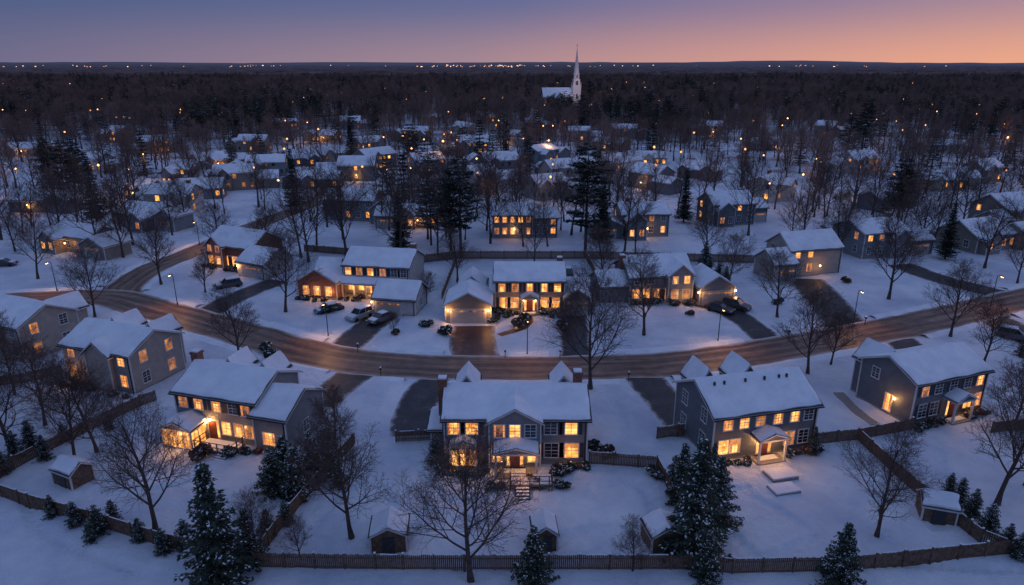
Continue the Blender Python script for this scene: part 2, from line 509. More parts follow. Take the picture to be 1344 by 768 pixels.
for t_ in trails:
    ln = gl(t_, 0.42); side = 1
    for k, p in enumerate(ln[1:-1]):
        d = (ln[k + 2] - ln[k]).normalized(); side = -side
        q = p + Vector((-d.y, d.x, 0)) * (0.20 * side + rt.uniform(-.08, .08))
        j0 = int((q.y - 40) / 0.26); i0 = int((q.x + 78) / 0.26)
        for dj in (-1, 0, 1, 2):
            for di in (-1, 0, 1, 2):
                jj, ii = j0 + dj, i0 + di
                if 0 <= jj < XX.shape[0] and 0 <= ii < XX.shape[1]:
                    rr = math.hypot(XX[jj, ii] - q.x, YY[jj, ii] - q.y)
                    if rr < 0.5: Hh[jj, ii] = min(Hh[jj, ii], 0.01 + 0.6 * max(0, rr - 0.18))
Z = 0.002 + Hh * mask
nx_ = XX.shape[1]; ny_ = XX.shape[0]
co_ = np.stack([XX, YY, Z], -1).reshape(-1, 3)
ii = np.arange((ny_ - 1) * (nx_ - 1)); a = (ii // (nx_ - 1)) * nx_ + ii % (nx_ - 1)
fc = np.stack([a, a + 1, a + nx_ + 1, a + nx_], -1)
me = D.meshes.new('garden_snow'); me.from_pydata(co_.tolist(), [], fc.tolist()); me.materials.append(M['ground'])
me.polygons.foreach_set('use_smooth', [True] * len(me.polygons)); link('garden_snow', me)

def bank(name, line, off, seed):
    mb = MB(); prev = None
    for i, p in enumerate(line):
        a = line[max(0, i - 1)]; b_ = line[min(len(line) - 1, i + 1)]
        d = (b_ - a).normalized(); n = Vector((-d.y, d.x, 0))
        c = p + n * off
        skip = any((c - q).length < wd / 2 + 0.4 for ln, wd in DL for q in ln)
        if 'main' in name and (c - road_side[0]).length < 7: skip = True
        if 'main' in name and any((c - q).length < 4.2 for q in road_side[:8]): skip = True
        if 'side' in name and any((c - q).length < 4.5 for q in road_main): skip = True
        if skip: prev = None; continue
        s_ = 1 if off > 0 else -1
        h = 0.32 * (0.6 + 1.2 * abs(noise.noise(Vector((i * 0.6, seed, 0.5)))))
        wv = 0.35 * noise.noise(Vector((i * 0.6, seed, 7)))
        ring = [c + n * s_ * (-0.75 + wv) + Vector((0, 0, 0.018)), c + n * s_ * (-0.35 + wv) + Vector((0, 0, h * 0.8)), c + n * s_ * 0.1 + Vector((0, 0, h)), c + n * s_ * 0.7 + Vector((0, 0, h * 0.45)), c + n * s_ * 1.5 + Vector((0, 0, -0.01))]
        if prev:
            for k in range(4): mb.face([prev[k], ring[k], ring[k + 1], prev[k + 1]])
        prev = ring
    link('snow_bank', mb.mesh(name, [M['snow']], True))
for r_, nm, wd in ((road_main, 'bank_main', 7.8), (road_side, 'bank_side', 7.0)):
    bank(nm, r_, wd / 2 + 0.55, 1); bank(nm, r_, -wd / 2 - 0.55, 5)

# ------------------------------------------------------------------ houses
FOOT = []
class House:
    def __init__(s, name, loc, yaw, sid, seed=0, lod=1, plit=0.7):
        s.name = name; s.loc = loc; s.yaw = math.radians(yaw); s.sid = sid; s.r = random.Random(seed); s.lod = lod
        s.p = {}; s.lights = []; s.plit = plit
        FOOT.append((loc, 9.0))
    def b(s, k):
        if k not in s.p: s.p[k] = MB()
        return s.p[k]
    def wing(s, x0, x1, y0, y1, h, rise, ridge='x', ov=0.38, st=0.17, z0=0.0, wall='walls'):
        W = s.b(wall)
        def T(a, c, z): return (a, c, z) if ridge == 'x' else (c, a, z)
        if ridge == 'x': a0, a1, c0, c1 = x0, x1, y0, y1
        else: a0, a1, c0, c1 = y0, y1, x0, x1
        mid = (c0 + c1) / 2; half = (c1 - c0) / 2; sl = rise / half
        for a in (a0, a1):
            W.face([T(a, c0, z0), T(a, c1, z0), T(a, c1, h), T(a, mid, h + rise), T(a, c0, h)])
        for c in (c0, c1):
            W.face([T(a0, c, z0), T(a1, c, z0), T(a1, c, h), T(a0, c, h)])
        A0, A1 = a0 - ov, a1 + ov
        ze = h - ov * sl; zr = h + rise; th = 0.16
        Rf = s.b('roof')
        prof = [(c0 - ov, ze), (mid, zr), (c1 + ov, ze)]
        for i in (0, 1):
            (ca, za), (cb, zb) = prof[i], prof[i + 1]
            for dz in (0, th):
                Rf.face([T(A0, ca, za + dz), T(A1, ca, za + dz), T(A1, cb, zb + dz), T(A0, cb, zb + dz)])
        TR = s.b('trim')
        for i in (0, 1):
            (ca, za), (cb, zb) = prof[i], prof[i + 1]
            for A in (A0, A1):
                TR.face([T(A, ca, za), T(A, cb, zb), T(A, cb, zb + th), T(A, ca, za + th)])
        for ca, za in (prof[0], prof[2]):
            TR.face([T(A0, ca, za), T(A1, ca, za), T(A1, ca, za + th), T(A0, ca, za + th)])
        S = s.b('roof_snow')
        nu = max(3, int((A1 - A0) / (0.45 if s.lod else 2.5))); nv = 9 if s.lod else 2
        sd_ = s.r.random() * 50
        L_ = A1 - A0
        for (ca, za), (cb, zb) in ((prof[0], prof[1]), (prof[2], prof[1])):
            grid = []
            for j in range(nv + 1):
                row = []
                for i in range(nu + 1):
                    u = i / nu; v = j / nv
                    ins = max(0.02, 0.10 + 0.13 * noise.noise(Vector((i * 0.22 + sd_, j * 0.3, ca))) + 0.03 * noise.noise(Vector((i * 0.7 + sd_, j * 0.9, ca + 9))))
                    uu = u
                    if i == 0: uu = ins / L_
                    if i == nu: uu = 1 - ins / L_
                    vv = v if j else (ins + 0.04) / (half + ov)
                    a = A0 + L_ * uu; c = ca + (cb - ca) * vv; z = za + (zb - za) * vv + th
                    edge = (i in (0, nu)) or j == 0
                    t = st * (0.5 if edge else 1.0 + 0.4 * noise.noise(Vector((a * 0.5 + sd_, c * 0.5, 3))) + 0.15 * noise.noise(Vector((a * 1.7 + sd_, c * 1.7, 8))))
                    row.append((T(a, c, z + 0.002), T(a, c, z + t)))
                grid.append(row)
            vs = []; fs = []
            for j in range(nv + 1):
                for i in range(nu + 1): vs.append(grid[j][i][1])
            for j in range(nv):
                for i in range(nu):
                    a = j * (nu + 1) + i
                    fs.append((a, a + 1, a + nu + 2, a + nu + 1))
            S.raw(vs, fs)
            for i in range(nu):
                S.face([grid[0][i][0], grid[0][i + 1][0], grid[0][i + 1][1], grid[0][i][1]])
            for j in range(nv):
                for e in (0, nu):
                    S.face([grid[j][e][0], grid[j + 1][e][0], grid[j + 1][e][1], grid[j][e][1]])
        if s.lod and z0 == 0:
            for x in (x0, x1):
                for y in (y0, y1):
                    TR.box(x - 0.07, x + 0.07, y - 0.07, y + 0.07, 0.02, h - 0.02)
            s.b('foundation').box(x0 - 0.03, x1 + 0.03, y0 - 0.03, y1 + 0.03, 0, 0.42)
            gt = s.b('gutters')
            if ridge == 'x':
                for y in (y0 - ov - 0.07, y1 + ov + 0.07): gt.box(A0, A1, y - 0.06, y + 0.06, ze + 0.0, ze + 0.10)
                gt.box(x1 - 0.25, x1 - 0.16, y0 - 0.10, y0 - 0.02, 0.2, h - 0.1)
        return (x0, x1, y0, y1, h, rise, ridge)
    def fr(s, wg, face):
        x0, x1, y0, y1 = wg[:4]
        if face == 'F': return Vector(((x0 + x1) / 2, y0, 0)), Vector((1, 0, 0)), Vector((0, -1, 0)), x1 - x0
        if face == 'B': return Vector(((x0 + x1) / 2, y1, 0)), Vector((-1, 0, 0)), Vector((0, 1, 0)), x1 - x0
        if face == 'R': return Vector((x1, (y0 + y1) / 2, 0)), Vector((0, 1, 0)), Vector((1, 0, 0)), y1 - y0
        return Vector((x0, (y0 + y1) / 2, 0)), Vector((0, -1, 0)), Vector((-1, 0, 0)), y1 - y0
    def win(s, wg, face, pos, z, w_=1.0, h_=1.4, lit=None, shut=False):
        c, t, n, _ = s.fr(wg, face)
        c = c + t * pos + Vector((0, 0, z))
        if lit is None: lit = 'lit' if s.r.random() < s.plit else ('dim' if s.r.random() < 0.35 else 'dark')
        if s.lod:
            s.b('trim').obox(c, t, n, w_ + 0.22, h_ + 0.22, -0.02, 0.045)
        s.b({'lit': 'windows_lit', 'dim': 'windows_dim', 'dark': 'windows_dark'}[lit]).obox(c, t, n, w_, h_, -0.01, 0.055)
        if s.lod:
            T_ = s.b('muntins')
            nb = max(1, int(round(w_ / 0.55)) - 1)
            for k in range(nb):
                T_.obox(c + t * (w_ * ((k + 1) / (nb + 1) - 0.5)), t, n, 0.05, h_, 0.03, 0.075)
            T_.obox(c, t, n, w_, 0.07, 0.03, 0.08)
            if h_ > 1.1:
                for q in (-0.25, 0.25): T_.obox(c + Vector((0, 0, q * h_)), t, n, w_, 0.03, 0.03, 0.07)
            if lit != 'dark' and s.r.random() < 0.75:
                cw = w_ * s.r.uniform(0.12, 0.28)
                for q in (-1, 1): s.b('curtains').obox(c + t * q * (w_ / 2 - cw / 2), t, n, cw, h_ - 0.02, 0.02, 0.058)
            if lit == 'lit' and s.r.random() < 0.4:
                bh = h_ * s.r.uniform(.2, .5); s.b('curtains').obox(c + Vector((0, 0, h_ / 2 - bh / 2)), t, n, w_ - .02, bh, 0.02, 0.0605)
            s.b('window_snow').obox(c - Vector((0, 0, h_ / 2 + 0.06)), t, n, w_ + 0.2, 0.06, 0.02, 0.13)
            if shut:
                for q in (-1, 1): s.b('shutters').obox(c + t * q * (w_ / 2 + 0.34), t, n, 0.36, h_ + 0.1, -0.01, 0.05)
    def auto(s, wg, face, n=None, storeys=2, w_=1.0, h_=1.4, shut=False, skip=(), plit=None, z0=1.75):
        c, t, nn, W = s.fr(wg, face)
        if n is None: n = max(1, int(W / 2.6))
        old = s.plit
        if plit is not None: s.plit = plit
        for k in range(storeys):
            for i in range(n):
                if (k, i) in skip: continue
                if not s.lod and s.r.random() < 0.3: continue
                s.win(wg, face, W * ((i + 0.5) / n - 0.5) , z0 + 2.7 * k, w_, h_, None, shut)
        s.plit = old
    def door(s, wg, face, pos, lit=True):
        c, t, n, _ = s.fr(wg, face); c = c + t * pos
        up = Vector((0, 0, 1))
        s.b('trim').obox(c + up * 1.42, t, n, 1.75, 2.35, -0.02, 0.05)
        s.b('door').obox(c + up * 1.35, t, n, 0.95, 2.1, 0, 0.075)
        for q in (-1, 1): s.b('windows_lit').obox(c + t * q * 0.66 + up * 1.45, t, n, 0.24, 1.8, 0, 0.07)
        s.b('steps').obox(c + up * 0.15, t, n, 2.2, 0.3, 0, 1.2)
        s.b('window_snow').obox(c + up * 0.33, t, n, 2.1, 0.05, 0.4, 1.15)
    def garage(s, wg, face, pos, w_=4.8, h_=2.2):
        c, t, n, _ = s.fr(wg, face); c = c + t * pos; up = Vector((0, 0, 1))
        s.b('trim').obox(c + up * (h_ / 2 + 0.1), t, n, w_ + 0.35, h_ + 0.25, -0.02, 0.05)
        for k in range(4):
            s.b('garage_door').obox(c + up * (0.08 + h_ * (k + 0.5) / 4), t, n, w_, h_ / 4 - 0.04, 0, 0.08)
        npan = int(w_ / 0.6)
        for i in range(npan):
            s.b('windows_dim').obox(c + t * w_ * ((i + 0.5) / npan - 0.5) + up * (0.08 + h_ * 3.5 / 4), t, n, 0.38, 0.25, 0, 0.1)
    def chimney(s, x, y, z1, w_=0.9):
        s.b('chimney').box(x - w_ / 2, x + w_ / 2, y - w_ / 2, y + w_ / 2, 0, z1)
        s.b('chimney').box(x - w_ / 2 - 0.08, x + w_ / 2 + 0.08, y - w_ / 2 - 0.08, y + w_ / 2 + 0.08, z1 - 0.25, z1 - 0.05)
        s.b('roof_snow').box(x - w_ / 2 + 0.03, x + w_ / 2 - 0.03, y - w_ / 2 + 0.03, y + w_ / 2 - 0.03, z1 - 0.01, z1 + 0.14)
    def portico(s, x, w_, d, h=2.7, rise=0.7, y=0.0):
        T_ = s.b('porch')
        for q in (-1, 1):
            T_.box(x + q * (w_ / 2 - 0.15) - 0.1, x + q * (w_ / 2 - 0.15) + 0.1, y - d + 0.1, y - d + 0.3, 0.3, h)
        T_.box(x - w_ / 2, x + w_ / 2, y - d + 0.05, y - d + 0.33, h, h + 0.2)
        s.wing(x - w_ / 2 + 0.05, x + w_ / 2 - 0.05, y - d + 0.1, y + 0.3, h + 0.2, rise, 'y', ov=0.22, st=0.16, z0=h + 0.05)
        s.b('steps').box(x - w_ / 2, x + w_ / 2, y - d, y - 0.04, 0.0, 0.3)
    def lantern(s, x, y, z, power=60):
        s.b('lantern').box(x - 0.09, x + 0.09, y - 0.09, y + 0.09, z - 0.13, z + 0.13)
        s.lights.append((x, y - 0.35, z - 0.1, power))
    def finish(s):
        e = D.objects.new(s.name, None); sc.collection.objects.link(e)
        e.location = s.loc; e.rotation_euler = (0, 0, s.yaw); e.empty_display_size = 2
        mm = {'walls': s.sid, 'roof': 'roof', 'roof_snow': 'snow', 'trim': 'trim', 'foundation': 'stone', 'windows_lit': 'lit' if s.lod else 'lit_far', 'windows_dim': 'dim' if s.lod else 'dim_far',
              'windows_dark': 'dark', 'muntins': 'trim', 'curtains': 'curtain', 'window_snow': 'snow', 'shutters': 'shutter', 'door': 'door', 'steps': 'stone',
              'garage_door': 'garage', 'chimney': 'brick', 'porch': 'trim', 'lantern': 'lantern', 'deck': 'deck', 'railing': 'wood', 'brick_walls': 'brick', 'stones': 'stone', 'gutters': 'metal'}
        for k, mbb in s.p.items():
            link(k, mbb.mesh(k, [M[mm[k]]]), parent=e)
        for (x, y, z, p) in s.lights:
            point('porch_and_window_glow', (x, y, z), p, e)  # lantern lamps, plus unseen lamps added for window spill on the snow
        return e

def deck(h, x0, x1, y0, y1, z, stair_x):
    h.b('deck').box(x0, x1, y0, y1, z - 0.15, z)
    h.b('roof_snow').box(x0 + 0.15, x1 - 0.1, y0 + 0.15, y1 - 0.1, z, z + 0.10)
    for x in np.arange(x0 + 0.08, x1, 0.9):
        h.b('railing').box(x - 0.05, x + 0.05, y0, y0 + 0.1, 0, z + 0.95)
    for y in np.arange(y0 + 0.05, y1, 0.9):
        for x in (x0 + 0.05, x1 - 0.05): h.b('railing').box(x - 0.05, x + 0.05, y - 0.05, y + 0.05, 0.0, z + 0.95)
    for zz in (0.45, 0.95):
        h.b('railing').box(x0, x1, y0 + 0.02, y0 + 0.08, z + zz - 0.03, z + zz + 0.03)
        for x in (x0 + 0.05, x1 - 0.05): h.b('railing').box(x - 0.03, x + 0.03, y0 + 0.1, y1, z + zz - 0.03, z + zz + 0.03)
    for k in range(4):
        zt = z - (k + 1) * z / 5
        h.b('deck').box(stair_x - 0.7, stair_x + 0.7, y0 - 0.3 * (k + 1), y0 - 0.3 * k - 0.01, 0, zt)
        h.b('roof_snow').box(stair_x - 0.6, stair_x + 0.6, y0 - 0.3 * (k + 1) + 0.03, y0 - 0.3 * k - 0.03, zt, zt + 0.05)

# --- front row, centre house
h = House('gray_colonial_house', G(677, 611), 0, 'sid_gray', 1)
m_ = h.wing(-7.0, 7.0, 0, 8.0, 5.2, 1.55, 'x')
g_ = h.wing(-2.6, 2.4, -0.7, 3.9, 5.22, 1.4, 'y')
h.wing(-6.3, -3.9, 5.6, 9.0, 5.6, 1.45, 'y', ov=.25); h.wing(3.8, 6.2, 5.6, 9.0, 5.6, 1.45, 'y', ov=.25)
for x, l in ((-6.1, 'lit'), (-4.3, 'lit'), (3.4, 'dark'), (5.4, 'lit')): h.win(m_, 'F', x, 4.25, 1.15, 1.35, l, True)
for x, l in ((3.5, 'dark'), (5.5, 'lit')): h.win(m_, 'F', x, 1.75, 1.3, 1.5, l, True)
for x, l in ((-1.5, 'dim'), (0, 'lit'), (1.5, 'dark')): h.win(g_, 'F', x, 4.3, 1.0, 1.3, l)
h.door(g_, 'F', 0.0)
for x in (-1.75, 1.75): h.win(g_, 'F', x, 1.7, 0.9, 1.5, 'lit')
bay = h.wing(-6.4, -3.9, -1.1, 0.1, 2.7, 0.6, 'y', ov=0.2)
for x in (-0.8, 0, 0.8): h.win(bay, 'F', x, 1.6, 0.68, 1.6, 'lit')
h.win(bay, 'R', 0, 1.6, 0.6, 1.6, 'lit'); h.win(bay, 'L', 0, 1.6, 0.6, 1.6, 'lit')
h.portico(0, 4.2, 2.0, 2.7, 0.55, y=-0.7)
deck(h, -0.6, 3.4, -4.6, -2.75, 0.8, 0.6)
h.chimney(-7.45, 4.0, 7.7); h.chimney(6.4, 5.2, 7.9)
h.wing(-8.6, -7.04, 2.2, 6.5, 2.8, 0.8, 'x')
h.lantern(-1.1, -0.85, 2.3, 50); h.lantern(1.1, -0.85, 2.3, 50); h.lights.append((-5.2, -1.7, 1.6, 45)); h.lights.append((5.3, -0.8, 1.6, 16)); h.lights.append((0.6, -5.0, 1.8, 45))
h.auto(m_, 'L', 2, 2, plit=0.3); h.auto(m_, 'R', 2, 2, plit=0.2)
h.finish(); FOOT.append((h.loc + Vector((0, 5, 0)), 10))

# --- front row, left
h = House('gray_colonial_house', G(292, 580), -16, 'sid_gray', 2)
m_ = h.wing(-5.2, 4.6, 0, 7.8, 5.2, 1.75, 'x')
w2 = h.wing(4.64, 8.4, -0.6, 6.4, 4.2, 1.7, 'x')
h.wing(-3.6, -1.4, 5.6, 8.8, 5.4, 1.4, 'y', ov=.25); h.wing(0.8, 3.0, 5.6, 8.8, 5.4, 1.4, 'y', ov=.25)
for x, l in ((-3.9, 'dim'), (-2.0, 'lit'), (0.2, 'lit'), (2.2, 'dark'), (3.7, 'dim')): h.win(m_, 'F', x, 4.25, 1.0, 1.3, l, True)
for x, l in ((1.1, 'lit'), (2.6, 'lit'), (3.9, 'dim')): h.win(m_, 'F', x, 1.75, 1.0, 1.4, l)
h.door(m_, 'F', -0.6)
sr = h.wing(-5.1, -1.5, -2.6, -0.02, 2.4, 0.7, 'y', ov=0.25)
for x in (-1.3, -0.43, 0.43, 1.3): h.win(sr, 'F', x, 1.35, 0.74, 1.8, 'lit')
for x in (-0.8, 0.3): h.win(sr, 'R', x, 1.35, 0.9, 1.8, 'lit')
for x in (-0.8, 0.3): h.win(sr, 'L', x, 1.35, 0.9, 1.8, 'lit')
h.win(w2, 'F', -0.2, 1.75, 1.3, 1.3, 'lit'); h.win(w2, 'R', 0, 1.8, 0.9, 1.3, 'dark')
h.auto(m_, 'L', 2, 2, plit=0.3); h.chimney(-5.65, 4.5, 7.9)
h.lantern(-1.1, -0.1, 2.5, 90); h.lights.append((-3.3, -3.4, 1.5, 60)); h.lights.append((2.5, -0.9, 1.7, 30)); h.lights.append((6.5, -1.3, 1.7, 15))
deck(h, -1.3, 3.2, -2.6, -0.4, 0.5, 2.2)
h.finish(); FOOT.append((h.loc + Vector((3, 4, 0)), 9))

# --- front row, right of centre
h = House('gray_colonial_house', G(1000, 599), 14, 'sid_dark', 3)
m_ = h.wing(-5.8, 5.8, 0, 8.0, 5.2, 2.1, 'x')
h.wing(-4.5, -2.3, 6.0, 9.4, 5.6, 1.7, 'y', ov=.25); h.wing(0.2, 2.6, 6.0, 9.4, 5.6, 1.7, 'y', ov=.25)
for x, l in ((-4.3, 'lit'), (-2.5, 'lit'), (-0.7, 'dim'), (1.3, 'lit'), (3.2, 'lit'), (4.8, 'dark')): h.win(m_, 'F', x, 4.25, 0.95, 1.2, l)
for x, l in ((-4.6, 'lit'), (-3.3, 'lit'), (2.9, 'dim'), (4.5, 'dark')): h.win(m_, 'F', x, 1.75, 1.05, 1.45, l)
h.door(m_, 'F', 0.0); h.portico(0, 3.2, 1.7, 2.6, 0.6, y=0)
for x in (-4.4, -3.3, -0.9, 1.3, 3.0, 3.9): h.b('roof').box(x - 0.09, x + 0.09, 2.9, 3.1, 6.3, 7.45)
h.lantern(-0.9, -0.12, 2.2, 80); h.lantern(0.9, -0.12, 2.2, 80); h.lights.append((-4, -0.9, 1.5, 35)); h.lights.append((0, -2.6, 2.3, 60))
h.auto(m_, 'L', 2, 2, plit=0.0); h.auto(m_, 'R', 2, 2, plit=0.2)
h.b('stones').box(-1.9, 0.9, -4.7, -2.9, 0, 0.45); h.b('roof_snow').box(-1.85, 0.85, -4.65, -2.95, 0.45, 0.6)
h.b('stones').box(-2.9, -0.3, -6.7, -5.1, 0, 0.35); h.b('roof_snow').box(-2.85, -0.35, -6.65, -5.15, 0.35, 0.5)
h.finish(); FOOT.append((h.loc + Vector((-1, 5, 0)), 9))

# --- front row, far right
h = House('slate_colonial_house', G(1240, 550), 20, 'sid_dark', 4)
m_ = h.wing(-5.4, 5.4, 0, 7.4, 5.2, 1.7, 'x')
h.wing(-4.6, -1.6, 5.6, 9.0, 4.8, 1.7, 'y')
for x, l in ((-4.0, 'dim'), (-2.0, 'dark'), (0.2, 'dark'), (2.4, 'dark'), (4.3, 'lit')): h.win(m_, 'F', x, 4.25, 0.95, 1.3, l, True)
for x, l in ((-3.9, 'dark'), (-2.2, 'dark'), (3.0, 'lit'), (4.4, 'lit')): h.win(m_, 'F', x, 1.75, 1.1, 1.5, l, True)
h.door(m_, 'F', 0.6); h.portico(0.6, 3.0, 1.6)
h.win(m_, 'L', 0.6, 1.6, 0.9, 2.0, 'lit'); h.win(m_, 'L', -1.6, 4.3, 0.9, 1.2, 'dark')
h.b('lantern').box(-5.6, -5.45, 2.2, 2.4, 2.3, 2.55); h.lights.append((-6.0, 2.2, 2.3, 60)); h.lantern(1.7, -0.12, 2.3, 50); h.lights.append((4, -0.8, 1.6, 25))
h.finish(); FOOT.append((h.loc + Vector((-1, 4, 0)), 9))

# --- front row, far left pair
h = House('beige_colonial_house', G(136, 511), -20, 'sid_beige', 5)
m_ = h.wing(-5.6, 5.2, 0, 7.8, 5.2, 1.8, 'x'); h.wing(-1.2, 2.6, -0.6, 3.8, 5.0, 1.5, 'y')
h.wing(-4.4, -2.0, 5.6, 9.2, 5.3, 1.5, 'y', ov=.25); h.wing(1.4, 4.0, 5.6, 9.2, 5.3, 1.5, 'y', ov=.25)
h.auto(m_, 'F', 4, 2, plit=0.1, skip=((0, 2), (1, 2), (0, 0))); h.win(m_, 'F', -4.3, 1.7, 1.4, 1.6, 'lit'); h.auto(m_, 'R', 2, 2, plit=0.05)
h.lights.append((-4.5, -1.0, 1.6, 50)); h.finish()
h = House('beige_colonial_house', G(2, 470), -24, 'sid_beige', 6)
m_ = h.wing(-5.9, 5.2, 0, 8.0, 5.1, 2.0, 'x'); h.wing(-2.5, 2.0, -0.6, 4, 4.9, 1.7, 'y'); h.wing(1.4, 4.4, 5.6, 10, 5.1, 1.6, 'y')
h.auto(m_, 'F', 4, 2, plit=0.1); h.auto(m_, 'R', 2, 2, plit=0.05); h.finish()

# --- second row C
h = House('center_hall_colonial_house', G(695, 411), 0, 'sid_tan', 7)
m_ = h.wing(-5.5, 5.5, 0, 8.4, 5.3, 1.8, 'x')
for x in (-4.4, -2.3, 0, 2.3, 4.4): h.win(m_, 'F', x, 4.3, 1.0, 1.3, 'lit' if x != -2.3 else 'dim', True)
for x in (-4.2, -2.4, 2.4, 4.2): h.win(m_, 'F', x, 1.8, 1.1, 1.6, 'lit', True)
h.door(m_, 'F', 0); h.portico(0, 2.8, 1.5, 2.7, 0.7)
gx_ = h.wing(-13.0, -6.0, -4.6, 2.4, 3.0, 1.9, 'y'); h.garage(gx_, 'F', 0, 5.2); cn = h.wing(-6.3, -5.54, 1.0, 7.5, 3.0, 1.5, 'x')
h.wing(-11.5, -7.2, 2.44, 7.4, 3.6, 1.8, 'y')
gx_ = h.wing(5.54, 9.6, -1.0, 5.2, 2.8, 1.5, 'y'); h.garage(gx_, 'F', 0, 3.0)
for x, y in ((-6.4, -4.75), (-12.6, -4.75)): h.lantern(x, y, 2.2, 90)
h.lantern(-0.95, -0.12, 2.3, 60); h.lantern(0.95, -0.12, 2.3, 60); h.lights += [(-3.3, -0.9, 1.5, 45), (3.3, -0.9, 1.5, 45), (-2, -3.2, 1.6, 50)]
h.chimney(5.0, 5.0, 7.9); h.finish(); FOOT.append((h.loc + Vector((-8, 0, 0)), 8))

# --- second row B
h = House('white_farmhouse', G(497, 389), -10, 'sid_white', 8)
m_ = h.wing(-6.0, 5.6, 0, 8.4, 5.3, 2.0, 'x')
for x in (-5, -3, -1, 1.2, 3.2, 4.9): h.win(m_, 'F', x, 4.35, 1.0, 1.3, 'lit' if x in (-5, -1) else ('dim' if x < 2 else 'dark'), True)
for x in (-4.6, -2.8, 2.2, 4.0): h.win(m_, 'F', x, 1.8, 1.2, 1.6, 'lit')
h.door(m_, 'F', -0.4); h.wing(-5.8, 3.0, -2.2, 0.2, 2.8, 0.55, 'x', z0=2.6)
for x in (-5.6, -3.5, -1.4, 0.7, 2.8): h.b('porch').box(x - 0.09, x + 0.09, -2.1, -1.92, 0.2, 2.8)
h.b('steps').box(-5.8, 3.0, -2.2, -0.04, 0, 0.25)
lw = h.wing(-13.0, -6.04, -3.4, 3.8, 3.1, 2.1, 'y', wall='brick_walls')
for x in (-2, 0, 2): h.win(lw, 'F', x, 1.6, 1.0, 1.5, 'lit')
h.wing(-13.0, -9.0, 3.84, 7.6, 3.0, 1.6, 'x')
gx_ = h.wing(2.6, 9.4, -8.8, -2.6, 2.9, 2.0, 'x'); h.garage(gx_, 'F', -1.0, 4.0); h.win(gx_, 'R', 0, 1.6, 0.9, 1.1, 'dark')
h.lights += [(-4, -2.6, 1.9, 90), (0, -2.6, 1.9, 90), (-9.8, -4.4, 1.6, 55), (-7.0, -4.0, 1.6, 55)]; h.lantern(-1.6, -0.12, 2.3, 60); h.lantern(2.3, -8.95, 2.2, 30)
h.chimney(4.8, 5.5, 8.1); h.finish(); FOOT += [(h.loc + Vector((-9, 2, 0)), 8), (h.loc + Vector((5, -6, 0)), 7)]

# --- second row D
h = House('gray_cape_house', G(868, 397), 9, 'sid_gray', 9)
m_ = h.wing(-5.6, 5.2, 0, 8.4, 4.6, 2.4, 'x'); g_ = h.wing(0.6, 4.8, -1.2, 4, 4.9, 1.8, 'y')
for x in (-4.4, -2.6, -0.8): h.win(m_, 'F', x, 1.75, 1.1, 1.5, 'lit')
for x in (-4.2, -1.8): h.win(m_, 'F', x, 3.9, 0.9, 1.0, 'dark')
for x in (-1, 1): h.win(g_, 'F', x, 4.2, 0.9, 1.2, 'lit'); h.win(g_, 'F', x, 1.75, 1.1, 1.5, 'dim')
gx_ = h.wing(5.6, 11.6, -2.4, 4.6, 3.0, 1.9, 'y'); h.garage(gx_, 'F', 0, 4.8); h.wing(-10.4, -5.64, 0.6, 7, 3.0, 1.8, 'x')
h.door(m_, 'F', 0.2); h.lantern(5.3, -2.5, 2.3, 90); h.lantern(11.8, -2.5, 2.3, 40); h.lights += [(-3, -0.9, 1.6, 45), (2.6, -2.2, 1.6, 40)]
h.chimney(-5.9, 4, 7.4); h.finish(); FOOT += [(h.loc + Vector((9, 0, 0)), 8), (h.loc + Vector((-8, 2, 0)), 7)]

# --- second row A
h = House('brick_cape_house', G(303, 352), -24, 'sid_white', 10)
m_ = h.wing(-5.6, 5.6, 0, 8.6, 4.4, 2.5, 'x', wall='brick_walls'); g_ = h.wing(-4.6, -0.6, -1.2, 4, 4.5, 1.8, 'y', wall='brick_walls')
for x in (-1, 1): h.win(g_, 'F', x, 4.0, 0.9, 1.2, 'dim'); h.win(g_, 'F', x, 1.75, 1.1, 1.5, 'lit')
for x in (1.5, 3.8): h.win(m_, 'F', x, 1.75, 1.2, 1.5, 'lit')
gx_ = h.wing(5.64, 12.0, -3.6, 4.0, 3.0, 2.0, 'x'); h.garage(gx_, 'F', 0, 4.8); h.win(gx_, 'R', 0, 1.6, 0.9, 1.1, 'dark')
h.door(m_, 'F', 0.2); h.lantern(-0.9, -0.15, 2.3, 50); h.lantern(5.8, -3.75, 2.2, 50); h.lights.append((-2.6, -2.2, 1.6, 45)); h.finish()
FOOT.append((h.loc + Vector((8, -3, 0)), 8))

